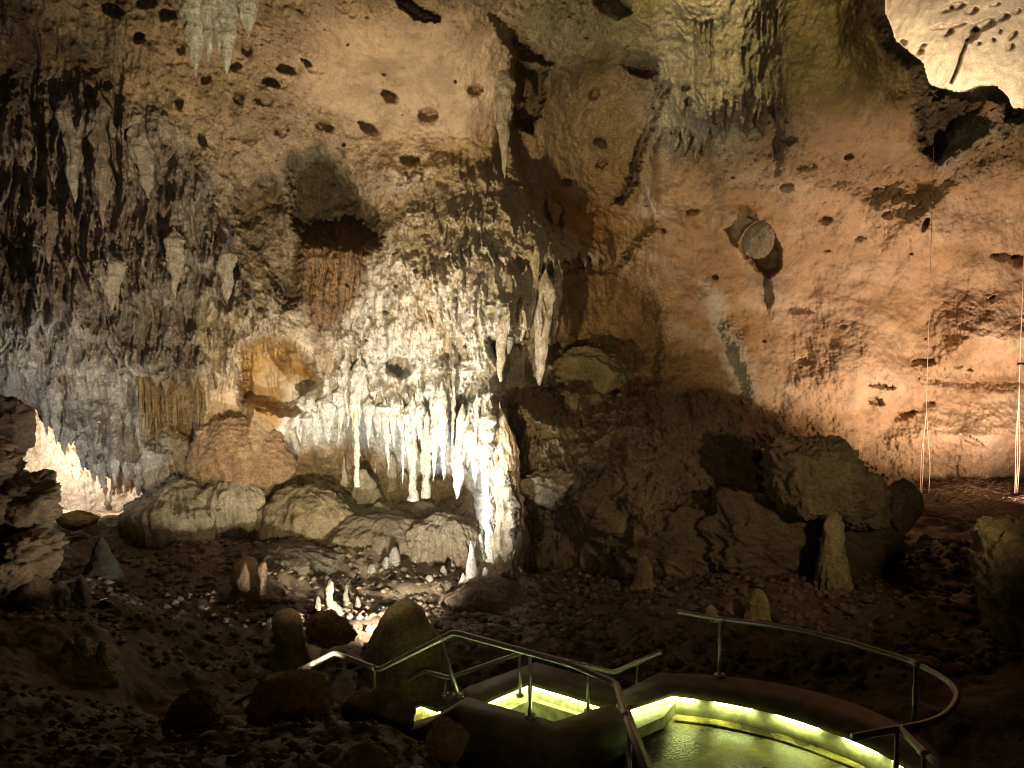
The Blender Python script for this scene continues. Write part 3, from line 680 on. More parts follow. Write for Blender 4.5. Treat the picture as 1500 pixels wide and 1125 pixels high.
from mathutils import Vector
for (lp, ap, watts, lc, cone, blend, rad, lab) in LAMPS:
    p = Vector(pix(*lp)); p.z = max(p.z, float(floor_z(np.array([p.x]), np.array([p.y]))[0]) + .12); a = Vector(pix(*ap)); d = (a - p).normalized()
    root = empty('floodlight', p)
    root.rotation_mode = 'QUATERNION'; root.rotation_quaternion = d.to_track_quat('-Z', 'Y')
    tag(root, lab, 'floodlight')
    s = .6
    boxes('housing', [(0, 0, .065, .20 * s, .15 * s, .08)], DARKMETAL, root)
    boxes('bracket', [(-.068, -.02, .05, .012, .03, .12), (.068, -.02, .05, .012, .03, .12), (0, -.02, .118, .148, .03, .012)], DARKMETAL, root)
    boxes('lens', [(0, 0, .018, .17 * s, .12 * s, .008)], emissive('lamp_glass', lc, 2.0), root)
    ld = bpy.data.lights.new('floodlight_beam', 'SPOT'); ld.energy = watts; ld.color = lc
    ld.spot_size = math.radians(cone); ld.spot_blend = blend; ld.shadow_soft_size = rad
    lo = bpy.data.objects.new('beam', ld); C.objects.link(lo); lo.parent = root; lo.location = (0, 0, -.03)

# ------------------------------------------------------------------ speleothems and boulders
def at_z(u, v, z):
    """point on a pixel's ray at world height z"""
    p1 = pix(u, v, 1.0) - EYE
    return EYE + p1 * ((z - EYE[2]) / p1[2])

def speleothem(name, label, base, h, r, col, seed, prof='cone', tilt=(0, 0), group=None, cat='stalagmite', hang=False, knob=.16, flute=.0, sq=1.0, nseg=30, nring=44, mat=None, rot=0.0):
    """one stalagmite (grows up from base) or stalactite (hangs down from it)"""
    s = np.linspace(0, 1, nring)[:, None]; a = np.linspace(0, 2 * np.pi, nseg, endpoint=False)[None]
    if prof == 'cone': rp = (1 - s) ** .72 * (1 + .25 * (1 - s) ** 4)
    elif prof == 'dome': rp = np.sqrt(np.clip(1 - s ** 2.4, 0, 1))
    elif prof == 'big': rp = np.clip(1 - s ** 1.9, 0, 1) ** .62 * (1 + .12 * (1 - s) ** 2)
    elif prof == 'pillar': rp = (.62 + .5 * (1 - s) ** 4) * np.sqrt(np.clip(1 - s ** 9, 0, 1))
    elif prof == 'column': rp = (.66 + (.7 if r > .2 else .15) * np.clip(1 - s / .25, 0, 1) ** 2 + .15 * np.sin(s * 7 + seed)) * (1 - sst(.80, 1.0, s) * .97)
    elif prof == 'tooth': rp = (1 - s ** 1.5) ** .8 * (1 + .3 * (1 - s) ** 3)
    else: rp = (1 - s) ** .4 * .8 + .2 * (1 - s)
    if hang: rp = rp * sst(-.04, .22, s)
    rp = rp + 0 * a
    q = np.stack([np.cos(a) * rp * r * sq, np.sin(a) * rp * r, s * h + 0 * a], -1)
    k = 1.0 / max(r, .04)
    nq = q.astype(np.float32) * np.array([k * .9, k * .9, k * .5], np.float32)
    n = fbm(nq, 4, .55, off=seed * 3.1)
    n2 = fbm(q.astype(np.float32) * np.array([2.6 * k, 2.6 * k, .45 * k], np.float32), 3, .55, off=seed * 1.7 + 4, ridged=True)
    n3 = fbm(q.astype(np.float32) * np.array([3.5 * k, 3.5 * k, 2.2 * k], np.float32), 3, .6, off=seed * .7 + 8)
    m = 1 + knob * 1.9 * n + flute * n2 + .15 * n3 + (0 if hang else .28 * np.clip(1 - s * 4, 0, 1) ** 2 * (1 + n)) + .13 * fbm(np.stack([0 * s + seed, 0 * s, s * h * k * 1.9], -1) + 0.25 * n[..., None], 2)
    bx = .35 * r * np.stack([fbm(np.stack([s[:, 0] * h * k * .35, 0 * s[:, 0] + seed, 0 * s[:, 0]], -1), 3, off=1), fbm(np.stack([s[:, 0] * h * k * .35, 0 * s[:, 0] + seed + 50, 0 * s[:, 0]], -1), 3, off=2)], -1)
    q[..., 0] = q[..., 0] * m + bx[:, None, 0] + tilt[0] * s * h
    q[..., 1] = q[..., 1] * m + bx[:, None, 1] + tilt[1] * s * h
    q[..., 2] += knob * .3 * r * n
    cr, sr = math.cos(rot), math.sin(rot)
    q[..., 0], q[..., 1] = q[..., 0] * cr - q[..., 1] * sr, q[..., 0] * sr + q[..., 1] * cr
    f = grid_faces(nring, nseg, True)
    if hang: q[..., 2] *= -1
    else: f = f[:, ::-1]
    c = np.asarray(col) * (1 + .45 * n + .25 * n2 + .3 * n3)[..., None]
    o = mesh_np(name, q, f, np.clip(c, .01, .85).reshape(-1, 3), mat=mat or ROCK)
    o.location = base
    return tag(o, label, cat, group)

def boulder(name, label, c, size, col, seed, rough=.35, group=None, cat='boulder', rot=0.0, n=(56, 76), freq=1.0, mat=None, flat=0.0, facet=.6, cube=False):
    """weathered rock: a chipped convex block roughened by noise"""
    th = np.linspace(0, np.pi, n[0])[:, None]; a = np.linspace(0, 2 * np.pi, n[1], endpoint=False)[None]
    d = np.stack([np.sin(th) * np.cos(a), np.sin(th) * np.sin(a), np.cos(th) + 0 * a], -1)
    r_ = np.random.default_rng(seed); pl = r_.normal(size=(16, 3)); pl /= np.linalg.norm(pl, axis=1, keepdims=True)
    dw = d + .12 * np.stack([fbm(d * 2.2, 3, off=seed), fbm(d * 2.2, 3, off=seed + 5), fbm(d * 2.2, 3, off=seed + 11)], -1)
    hh = r_.uniform(.72, 1.0, 16)
    rad = 1.0 / np.clip(np.maximum.reduce([(dw @ pl[i]) / hh[i] for i in range(16)]), .45, 9) 
    m = 1 - facet + facet * np.clip(rad, .5, 1.35)
    if cube: m = m * .62 + .38 / (np.abs(dw) ** 6).sum(-1) ** (1 / 6.)
    nn = fbm(d * 1.3 * freq, 5, .55, off=seed * 2.3)
    nr = fbm(d * 2.3 * freq, 5, .6, off=seed * 1.1 + 9, ridged=True)
    nf = fbm(d * 9 * freq, 3, .6, off=seed * .9 + 3)
    m = m * (1 + rough * (.8 * nn + .5 * nr) + .09 * nf)
    q = d * m[..., None] * np.asarray(size)
    cr, sr = math.cos(rot), math.sin(rot)
    x, z = q[..., 0].copy(), q[..., 2].copy()
    q[..., 0] = x * cr - z * sr; q[..., 2] = x * sr + z * cr
    cc = np.asarray(col) * (1 + .5 * nn + .3 * nr + .3 * nf)[..., None]
    o = mesh_np(name, q, grid_faces(n[0], n[1], True), np.clip(cc, .01, .85).reshape(-1, 3), mat=mat or ROCK)
    o.location = c
    return tag(o, label, cat, group)

def px(n, t): return n / F * t

def smite(u, vb, vt, hw, label, col, prof='cone', t=None, group=None, name='stalagmite', cat='stalagmite', **kw):
    """stalagmite from pixel base vb to tip vt, half width hw, standing on the floor (or at depth t on a wall ledge)"""
    if t is None: t = ground(u, vb)
    b = pix(u, vb, t); h = px(vb - vt, t)
    sink = .12 * h + .05
    b = b - [0, 0, sink]
    return speleothem(name, label, b, h + sink, px(hw, t), col, seed=int(u * 7 + vb) % 997, prof=prof, group=group, cat=cat, **kw)
def wall_col(u, v):
    i = np.clip(np.searchsorted(ucoord, u), 0, NC - 1); j = np.clip(np.searchsorted(vcoord, v), 0, NR - 1)
    return col[max(j - 4, 0):j + 5, max(i - 4, 0):i + 5].mean((0, 1))
def stite(u, vt, vb, hw, label, c, prof='tooth', t=None, group=None, dt=.0, own=.55, **kw):
    """stalactite half grown into the rock it hangs from"""
    if t is None:
        vs = np.arange(vt - 45, vt + 16, 3.0); tv = np.array([wall_t(u, v) for v in vs]) + np.abs(vs - vt) * .006
        k_ = int(np.argmin(tv)); vt, t = float(vs[k_]), wall_t(u, vs[k_])
    r_ = px(hw, t); t += dt + .45 * r_
    vt2 = vt - .12 * (vb - vt)
    b = pix(u, vt2, t); h = px(vb - vt2, t)
    cc = np.asarray(c) * own + wall_col(u, vt) * (1 - own)
    kw.setdefault('flute', .18); kw.setdefault('knob', .24)
    return speleothem('stalactite', label, b, h, r_ * 1.1, cc, seed=int(u * 5 + vt) % 991, prof=prof, group=group, cat='stalactite', hang=True, nring=60, nseg=36, **kw)

cTAN = (.36, .27, .16); cPALE = (.52, .46, .35); cWHITE = (.56, .54, .48); cOLIVE = (.26, .20, .09); cBROWN = (.17, .10, .045); cGREY = (.34, .31, .24); cDARK = (.12, .085, .045)

# stalagmites on the floor
smite(590, 1004, 874, 62, 'big olive-brown cone-shaped stalagmite beside the zigzag handrail', cOLIVE, 'big', t=10.2, knob=.12, flute=.06, nring=110, nseg=110, tilt=(.03, 0))
smite(691, 846, 791, 11, 'slender white stalagmite left of the calcite column foot', (.48, .46, .40), 'cone', t=14.0, mat=CALCITE)
smite(703, 812, 781, 7, 'small white stalagmite behind the slender white one', cWHITE, 'dome', t=14.3, mat=CALCITE)
smite(679, 866, 838, 10, 'squat white stalagmite in front of the slender white one', cWHITE, 'cone', mat=CALCITE)
smite(711, 850, 830, 6, 'short white stub against the calcite column foot', cWHITE, 'dome', t=13.9, mat=CALCITE)
smite(483, 912, 850, 10, 'tall pale stalagmite in the middle of the little floor cluster', (.24, .20, .14), 'pillar', knob=.4)
for u, vb, vt, hw in ((466, 905, 871, 7), (495, 912, 885, 7), (476, 916, 893, 8), (455, 900, 884, 6), (507, 890, 858, 5), (524, 893, 873, 5), (488, 905, 880, 9)):
    smite(u, vb, vt, hw, 'short pale stalagmite of the little floor cluster', (.21, .175, .12), 'dome', group='little floor cluster of stalagmites')
for u, vb, vt, hw in ((565, 832, 815, 6), (578, 828, 800, 9), (545, 838, 826, 7), (660, 838, 822, 8), (650, 842, 828, 6), (672, 832, 818, 7), (610, 822, 812, 5), (630, 850, 842, 6)):
    smite(u, vb, vt, hw, 'stubby grey stalagmite on the slope below the grotto', cGREY, 'dome', group='stubby stalagmites below the grotto')
smite(150, 842, 786, 27, 'grey pointed stalagmite standing before the bright alcove', (.05, .045, .032), 'cone', t=13.0, knob=.35)
smite(50, 905, 842, 26, 'thick brown stalagmite at the left end of the dark row', (.20, .15, .09), 'dome', t=10.6, knob=.35)
smite(88, 900, 850, 17, 'grey capped stalagmite in the dark row', (.26, .23, .18), 'dome', t=10.8, knob=.35)
smite(121, 905, 843, 13, 'slim tan stalagmite in the dark row', (.26, .19, .12), 'dome', t=11.0, knob=.35)
smite(365, 868, 814, 27, 'reddish brown broken stump on the dark slope', (.12, .07, .038), 'pillar', t=12.8, flute=.25, knob=.4)
smite(385, 865, 822, 10, 'small reddish stump leaning on the broken stump', (.17, .105, .06), 'pillar', t=12.6, knob=.4)
smite(427, 955, 890, 34, 'smooth blocky olive stalagmite left of the brown lump', cOLIVE, 'pillar', t=11.0, knob=.2)
smite(1110, 905, 861, 18, 'rounded brown stalagmite behind the curved handrail', cOLIVE, 'dome')
smite(1043, 912, 886, 12, 'small round pale-topped stalagmite behind the curved handrail', cTAN, 'dome')
smite(1076, 900, 882, 18, 'low flat stone lump between the two round stalagmites', cOLIVE, 'dome')
smite(942, 852, 812, 15, 'dark upright stone under the shadowed ledge', (.2, .14, .07), 'dome', t=13.2)
smite(1218, 905, 735, 25, 'tall brown rock pillar below the dark overhanging boulder', (.22, .17, .085), 'column', t=12.3, name='rock_pillar', cat='pillar', knob=.4, flute=.25, nring=80, nseg=60)
# multi-pointed pale mound left of the puddle
mnd = boulder('mound', 'pale multi-pointed flowstone mound on the dark floor', pix(118, 985, 8.9), (.42, .36, .30), (.36, .30, .19), 71, .2, cat='flowstone')
for u, vb, vt, hw in ((102, 962, 933, 11), (122, 960, 932, 16), (150, 968, 937, 9), (80, 985, 962, 12)):
    o = smite(u, vb, vt, hw, None, (.36, .30, .19), 'dome', t=8.85, name='knob', cat=None, knob=.35)
    o.parent = mnd; o.location = np.array(o.location) - np.array(mnd.location)

# pale stalagmites in the grotto under the white curtains
for u, vb, vt, hw, pr, lab in ((535, 770, 686, 22, 'dome', 'broad pale stalagmite in the grotto'), (575, 768, 664, 11, 'pillar', 'tall notched pillar stalagmite in the grotto'), (505, 745, 668, 9, 'cone', 'thin yellowish stalagmite at the grotto mouth'),
                               (457, 756, 708, 19, 'dome', 'rounded pale dome left of the grotto'), (497, 765, 722, 10, 'dome', 'knobby stub beside the broad grotto stalagmite'), (558, 775, 735, 16, 'dome', 'low bulging dome at the foot of the grotto pillar'), (550, 720, 672, 6, 'cone', 'small yellow stalagmite behind the broad one'), (592, 720, 690, 7, 'dome', 'small bright knob right of the notched pillar'), (620, 775, 735, 24, 'dome', 'wide tan hump at the right of the grotto')):
    smite(u, vb, vt, hw, lab, (.42, .36, .25), pr, t=min(wall_t(u + d_, (vb + vt) / 2) for d_ in (-hw, 0, hw)) + px(hw, 15) * .75, knob=.45, flute=.12, nring=60, nseg=44)
def column(u, vt, vb, hw, t, label, col, **kw):
    b = pix(u, vb, t); h = px(vb - vt, t)
    return speleothem('column', label, b - [0, 0, .1], h + .25, px(hw, t), col, int(u) + 3, 'column', cat='column', mat=CALCITE, **kw)
column(523, 580, 706, 5, 15.6, 'thin white column at the grotto mouth', (.40, .37, .29), knob=.4, flute=.3, nring=70)
column(604, 600, 726, 8, 15.8, 'left one of the paired white columns', (.40, .37, .29), flute=.35, knob=.4, nring=70)
column(624, 615, 722, 8, 15.9, 'right one of the paired white columns', (.38, .34, .26), flute=.35, knob=.4, nring=70)
column(737, 600, 858, 29, wall_t(737, 720) + .12, 'fluted cream calcite column at the buttress corner', (.52, .43, .31), flute=.40, knob=.42, nring=150, nseg=90)
column(716, 590, 812, 12, wall_t(716, 700) + .05, 'slim bluish-white column left of the fluted column', (.62, .60, .54), flute=.4, knob=.4, nring=110, nseg=50)

# hanging stalactites
for u, vb, hw in ((284, 112, 17), (303, 92, 11), (332, 106, 16), (318, 75, 12), (362, 52, 14)):
    stite(u, -12, vb, hw, 'broad pale tooth-like stalactite of the ceiling cluster', (.50, .48, .40), t=12.5, group='pale ceiling cluster of stalactites', own=.9)
for u, vt, vb, hw, lab in ((36, 205, 250, 8, 'short twin-like grey stalactite at the upper edge of the tiered mass'), (103, 178, 296, 13, 'longest grey stalactite of the tiered mass'), (146, 185, 335, 12, 'long twisted stalactite beside the longest one'), (212, 195, 290, 15, 'wide brown stalactite near the pitted ceiling'), (70, 300, 385, 12, 'blunt stalactite in the second tier'), (160, 370, 455, 15, 'fat rounded stalactite above the grey curtain'), (255, 350, 436, 10, 'narrow stalactite under the wide brown one'), (330, 370, 446, 10, 'small stalactite beside the ribbed brown drapery')):
    stite(u, vt, vb, hw, lab, cGREY if (u // 7) % 2 else (.30, .25, .19), group='stalactites of the dark tiered mass', own=.25, dt=.35 * px(hw, 14), knob=.5, flute=.4)
stite(738, 150, 260, 12, 'long tapering stalactite at the ceiling fold above the curtain ledge', (.40, .34, .22))
stite(812, 285, 331, 9, 'short brown stalactite beside the rusty wall stain', (.34, .22, .10))
for u, vt, vb, hw in ((430, 585, 660, 12), (462, 575, 655, 17), (480, 590, 650, 10), (448, 600, 640, 7)):
    stite(u, vt, vb, hw, 'white petal-like curtain tip beside the smooth orange dome', (.60, .58, .52), dt=-.05, group='white petal-like curtain tips', flute=.45, knob=.4)
rs = np.random.default_rng(15)
for k, u in enumerate(np.linspace(498, 718, 40)):
    vt = np.interp(u, [498, 540, 600, 660, 712], [572, 582, 600, 628, 640]) + rs.uniform(-22, 10); L_ = rs.uniform(22, 55) + 70 * rs.random() ** 3
    wide = rs.random() < .3
    stite(u + rs.uniform(-4, 4), vt, vt + L_, rs.uniform(7, 12) if wide else rs.uniform(2.5, 6), ('broad white drapery fold over the grotto' if wide else 'slim white stalactite over the grotto'), (.56, .53, .45), group='white stalactites over the grotto', flute=.42, knob=.5, tilt=(rs.uniform(-.08, .08), 0), rot=rs.uniform(-.4, .4))
for u, vt, vb, hw in ((66, 588, 640, 6), (80, 605, 652, 8), (93, 625, 668, 6), (104, 622, 654, 5), (121, 640, 690, 7), (136, 668, 706, 6), (150, 676, 716, 7), (168, 684, 712, 5), (186, 676, 706, 6), (203, 680, 728, 8)):
    stite(u, vt, vb, hw, 'grey-white stalactite fringing the bright alcove', (.45, .43, .36), group='stalactites fringing the bright alcove', flute=.4, knob=.45, own=.4)
for u, vt, vb, hw in ((752, 400, 520, 9), (770, 395, 500, 9), (800, 400, 566, 14), (818, 400, 495, 8), (785, 400, 470, 7), (738, 470, 560, 9)):
    stite(u, vt, vb, hw, 'long pale pipe-like stalactite beside the arched hollow', (.50, .42, .29), prof='pipe', group='pale pipe-like stalactites', flute=.15, tilt=(-.06, 0))
# straw curtain
root = empty('straw_curtain', pix(250, 565, 15.2)); tag(root, 'curtain of long thin brown soda straws above the smooth orange dome', 'stalactite')
rb = np.array(root.location)
for k in range(30):
    u = 203 + k * 3.3 + random.uniform(-2.5, 2.5); vb = 652 - abs(k - 13) * 2.2 + random.uniform(-26, 12)
    ts = wall_t(u, 610) - random.uniform(.0, .18); b = pix(u, 535, ts); h = px(vb - 535, ts)
    o = speleothem('straw', None, b - rb + [0, 0, .1], h + .1, px(2.2 + random.random() * 2.4, 15.2), (.24, .165, .08), 300 + k, 'pipe', hang=True, nseg=12, nring=26, knob=.4, tilt=(random.uniform(-.03, .03), 0), cat=None)
    o.parent = root

# boulders
def flow_mound(label, u, v, hw, hh, t, colr, seed, deep=.8):
    """rounded flowstone hump with drip flutes down its flanks"""
    n = (90, 150); th = np.linspace(0, np.pi, n[0])[:, None]; a = np.linspace(0, 2 * np.pi, n[1], endpoint=False)[None]
    d = np.stack([np.sin(th) * np.cos(a), np.sin(th) * np.sin(a), np.cos(th) + 0 * a], -1)
    big = fbm(d * 1.2, 4, .5, off=seed); fl_ = fbm(np.stack([np.cos(a) * 7 + 0 * th, np.sin(a) * 7 + 0 * th, d[..., 2] * .9], -1), 4, .6, off=seed + 3, ridged=True)
    fi = fbm(d * 9, 3, .6, off=seed + 7)
    side = np.sin(th) ** 2 + 0 * a
    m = 1 + .40 * big + .26 * side * fl_ + .06 * fi
    q = d * m[..., None] * np.array([px(hw, t), px(hw, t) * deep, px(hh, t)])
    c = np.asarray(colr) * (1 + .4 * big + .30 * fl_ * side + .3 * fi)[..., None]
    o = mesh_np('flowstone_mound', q, grid_faces(*n, True), np.clip(c, .01, .8).reshape(-1, 3), mat=ROCK)
    o.location = pix(u, v, t); return tag(o, label, 'flowstone')
flow_mound('broad fluted flowstone mound right of the bright alcove', 262, 768, 72, 64, 16.1, (.34, .28, .18), 11, .6)
flow_mound('smaller fluted flowstone hump joined to the broad mound', 335, 748, 44, 50, 16.05, (.36, .30, .20), 17, .6)
flow_mound('olive-tan rounded flowstone hump below the grotto', 440, 772, 62, 56, 16.2, (.25, .195, .11), 23, .6)
flow_mound('long low tan flowstone hump at the foot of the grotto', 560, 800, 86, 44, 16.1, (.22, .17, .105), 29, .6)
flow_mound('low grey flowstone hump on the slope below the olive-tan one', 410, 830, 80, 30, 14.7, (.135, .105, .065), 31)
flow_mound('tan rounded slope of flowstone left of the calcite column', 655, 805, 52, 50, 15.6, (.27, .21, .13), 37, .6)
flow_mound('dark root-like flowstone apron below the calcite column', 718, 892, 60, 42, 13.5, (.17, .12, .07), 41)
boulder('boulder', 'smooth orange-brown boulder below the ochre hollow', pix(350, 662, wall_t(350, 655) + .72), (1.05, .85, .88), (.33, .215, .115), 52, .22, n=(110, 140), freq=1.1, facet=.45)
boulder('boulder', 'big dark craggy boulder overhanging the brown rock pillar', pix(1192, 704, 12.8), (.72, .7, .68), (.14, .11, .055), 19, .34, n=(120, 160), freq=1.2, facet=1.0, cube=True)
boulder('boulder', 'dark craggy block under the overhanging boulder', pix(1258, 735, 13.0), (.42, .45, .44), (.12, .095, .048), 15, .36, n=(90, 120), freq=1.2, facet=1.0, cube=True, rot=.3)
boulder('boulder', 'dark round-topped boulder at the edge of the twig-strewn terrace', pix(1321, 738, 13.6), (.32, .32, .46), (.10, .075, .04), 18, .25)
boulder('boulder', 'dark low boulder at the foot of the shadowed ledge', pix(1000, 800, 14.2), (.95, .7, .75), (.12, .09, .045), 21, .45, n=(100, 130), freq=1.2, facet=1.0, cube=True, rot=-.2)
boulder('boulder', 'long dark rock below the overhanging boulder', pix(1120, 790, 13.7), (1.0, .7, .75), (.11, .08, .042), 23, .45, n=(100, 130), freq=1.2, facet=1.0, cube=True, rot=-.2)
boulder('boulder', 'olive knobbly boulder perched on the ledge in the arched hollow', pix(862, 545, wall_t(862, 545) + .25), (.90, .7, .66), (.17, .135, .065), 63, .34, n=(100, 130), freq=.8, facet=.9)
boulder('boulder', 'craggy rock jutting from the shadowed slope right of the calcite column', pix(800, 715, wall_t(800, 715) - .05), (.42, .4, .34), (.30, .24, .15), 59, .5, n=(70, 90), freq=1.4, facet=.8)
boulder('boulder', 'dark angular rock filling the gap behind the rock pillar', pix(1265, 830, 13.4), (.7, .5, .62), (.07, .052, .028), 66, .45, n=(80, 110), freq=1.0, facet=1.0)
boulder('boulder', 'angular dark rock below the shadowed ledge', pix(905, 730, 14.3), (.6, .5, .5), (.16, .12, .06), 60, .35, n=(80, 100), freq=1.0, facet=1.0)
boulder('hanging_rock', 'smooth olive rock bulging in from the right of the twig-strewn terrace', pix(1525, 862, 9.4), (.74, .6, .92), (.24, .185, .085), 25, .32, cat='rock', rot=.5, n=(60, 80))
boulder('boulder', 'reddish brown lumpy boulder right of the blocky olive stalagmite', pix(482, 925, 11.0), (.30, .26, .22), (.20, .10, .04), 27, .4, freq=1.4)
boulder('boulder', 'ochre rock lying on the bright alcove floor', pix(112, 762, 15.5), (.36, .3, .17), (.36, .20, .05), 29, .35)
boulder('boulder', 'grey rock in the hole of the peach wall', pix(1110, 352, wall_t(1075, 360) - .25), (.36, .35, .46), (.36, .29, .20), 31, .2, rot=-.35, facet=.3)
boulder('boulder', 'brown mound of rock hiding the zigzag handrail', pix(432, 1035, 6.5), (.30, .32, .29), (.20, .12, .05), 33, .3)
boulder('boulder', 'dark rounded rock on the foreground ridge near the rail end', pix(284, 1052, 6.3), (.24, .26, .24), (.13, .08, .04), 35, .16)
boulder('boulder', 'dark twin-topped rock against the retaining wall', pix(572, 1045, 6.2), (.19, .2, .19), (.13, .08, .04), 37, .25)
boulder('boulder', 'small dark rock left of the twin-topped rock', pix(535, 1040, 6.3), (.17, .2, .14), (.13, .08, .04), 38, .25)
boulder('boulder', 'knobbly brown stone in front of the retaining wall', pix(655, 1085, 5.2), (.12, .13, .14), (.20, .12, .05), 39, .3)
boulder('boulder', 'dark stone at the bottom of the foreground ridge', pix(535, 1122, 4.6), (.17, .17, .12), (.13, .08, .04), 41, .25)
r = np.random.default_rng(77)
for k in range(24):                                   # rubble pile in front of the alcove
    v = 640 + 220 * (k / 23.0) + r.uniform(-12, 12); edge = np.interp(v, [560, 640, 700, 760, 860], [-30, 10, 40, 58, 50]); u = r.uniform(-50, 1.0 * edge - 12)
    sz = r.uniform(.22, .44)
    boulder('rock', 'rough tan rock of the rubble pile left of the bright alcove', pix(u, v, 11.0 + r.uniform(-.2, .25)), (sz, sz * .9, sz * r.uniform(.5, .95)), (.30, .22, .14), 100 + k, .6, group='rubble pile beside the alcove', cat='rock', rot=r.uniform(-.9, .9), n=(46, 60), freq=1.3, facet=.9)
boulder('rubble_core', 'dark knobbly rock mass behind the rubble pile', pix(-45, 780, 11.7), (.8, .6, 1.3), (.24, .17, .10), 140, .5, cat='rock', n=(110, 110), freq=1.8)
boulder('boulder', 'dark knob of rock hanging over the rubble pile', pix(8, 625, 11.3), (.30, .3, .45), (.16, .115, .07), 141, .5, n=(60, 60))

# ------------------------------------------------------------------ the path
def tube(name, pts, rad, mat, parent=None, seg=12, closed_ends=True):
    pts = np.asarray(pts, float); n = len(pts)
    tg = np.gradient(pts, axis=0); tg /= np.linalg.norm(tg, axis=1, keepdims=True)
    nrm = np.cross(tg[0], [0.13, .2, 1.0]); nrm /= np.linalg.norm(nrm)
    rings = []
    for i in range(n):
        nrm = nrm - tg[i] * nrm.dot(tg[i]); nrm /= np.linalg.norm(nrm)
        bn = np.cross(tg[i], nrm)
        a = np.linspace(0, 2 * np.pi, seg, endpoint=False)[:, None]
        rr = rad[i] if np.ndim(rad) else rad
        rings.append(pts[i] + rr * (np.cos(a) * nrm + np.sin(a) * bn))
    if closed_ends:
        rings = [np.repeat(pts[:1], seg, 0)] + rings + [np.repeat(pts[-1:], seg, 0)]
    return mesh_np(name, np.array(rings), grid_faces(len(rings), seg, True), mat=mat, parent=parent)
def smooth_path(pts, step=.05, rnd=.06):
    """polyline with its corners rounded"""
    pts = [np.asarray(p, float) for p in pts]; out = [pts[0]]
    for a, b, c in zip(pts[:-2], pts[1:-1], pts[2:]):
        d1 = (a - b) / np.linalg.norm(a - b); d2 = (c - b) / np.linalg.norm(c - b)
        p, q = b + d1 * rnd, b + d2 * rnd
        for s in np.linspace(0, 1, 7): out.append((1 - s) ** 2 * p + 2 * s * (1 - s) * b + s * s * q)
    out.append(pts[-1]); return np.array(out)
def catmull(pts, k=10):
    P = np.asarray(pts, float); P = np.concatenate([[2 * P[0] - P[1]], P, [2 * P[-1] - P[-2]]]); out = []
    for i in range(1, len(P) - 2):
        for s in np.linspace(0, 1, k, endpoint=False):
            out.append(.5 * (2 * P[i] + (P[i + 1] - P[i - 1]) * s + (2 * P[i - 1] - 5 * P[i] + 4 * P[i + 1] - P[i + 2]) * s * s + (3 * P[i] - P[i - 1] - 3 * P[i + 1] + P[i + 2]) * s ** 3))
    out.append(P[-2]); return np.array(out)
def handrail(label, path, posts, sleeves, rad=.025):
    path = np.asarray(path)
    root = empty('handrail', path[0]); tag(root, label, 'handrail'); o0 = path[0]
    tube('rail', path - o0, rad, STEEL, root, 14)
    for top, bot in posts:
        top, bot = np.asarray(top), np.asarray(bot); d = bot - top
        po = tube('post', np.array([top, top + d * .35, top + d * .352, bot]) - o0, np.array([rad * .55, rad * .55, rad * .74, rad * .74]), STEEL, root, 10)
        tube('flange', np.array([bot + [0, 0, .012], bot - [0, 0, .004]]) - bot, rad * 1.9, STEEL, po, 14).location = bot - o0
    for p, d in sleeves:
        p = np.asarray(p); d = np.asarray(d) / np.linalg.norm(d)
        tube('sleeve', np.array([p - d * .05, p + d * .05]) - o0, rad * 1.13, STEEL, root, 14)
    return root
EZ = EYE[2]
# near rail on the retaining wall
NR_ = [at_z(330, 1037, EZ - 3.92), at_z(490, 956, EZ - 3.15), at_z(555, 981, EZ - 3.15), at_z(665, 926, EZ - 2.5), at_z(835, 972, EZ - 2.5), at_z(902, 1001, EZ - 2.5), at_z(920, 1060, EZ - 2.5), at_z(952, 1150, EZ - 2.5)]
lerp = lambda a, b, s: np.asarray(a) * (1 - s) + np.asarray(b) * s
handrail('zigzag steel handrail stepping down along the top of the retaining wall', smooth_path(NR_, rnd=.05),
  [(lerp(NR_[0], NR_[1], .78), lerp(NR_[0], NR_[1], .78) - [0, 0, .55]), (lerp(NR_[1], NR_[2], .9), lerp(NR_[1], NR_[2], .9) - [0, 0, .55]), (lerp(NR_[2], NR_[3], .84), at_z(671, 1019, EZ - 3.04)),
   (lerp(NR_[3], NR_[4], .68), lerp(NR_[3], NR_[4], .68) - [0, 0, .53]), (lerp(NR_[6], NR_[7], .05), lerp(NR_[6], NR_[7], .05) - [0, 0, .55])],
  [(lerp(NR_[0], NR_[1], .8), NR_[1] - NR_[0]), (lerp(NR_[1], NR_[2], .85), NR_[2] - NR_[1]), (lerp(NR_[2], NR_[3], .84), NR_[3] - NR_[2]), (NR_[4], NR_[4] - NR_[3]), (lerp(NR_[5], NR_[6], .8), NR_[6] - NR_[5])])
FR_ = [at_z(545, 1018, EZ - 4.65), at_z(622, 983, EZ - 4.1), at_z(658, 993, EZ - 4.1), at_z(770, 954, EZ - 3.48), at_z(900, 985, EZ - 3.48), at_z(970, 955, EZ - 3.08)]
pp = lambda a, b, s, d=.5: (lerp(FR_[a], FR_[b], s), lerp(FR_[a], FR_[b], s) - [0, 0, d])
handrail('thin zigzag steel handrail along the far kerb of the sunken steps', smooth_path(FR_, rnd=.05),
  [pp(0, 1, .55), pp(1, 2, .85, .22), pp(2, 3, .93), pp(3, 4, .72), pp(4, 5, .5)], [(lerp(FR_[3], FR_[4], .7), FR_[4] - FR_[3]), (lerp(FR_[4], FR_[5], .5), FR_[5] - FR_[4]), (lerp(FR_[0], FR_[1], .55), FR_[1] - FR_[0])])
rr_px = [(992, 896), (1055, 907), (1130, 917), (1200, 930), (1270, 949), (1330, 968), (1375, 990), (1397, 1008), (1401, 1024), (1388, 1044), (1362, 1058), (1322, 1067)]
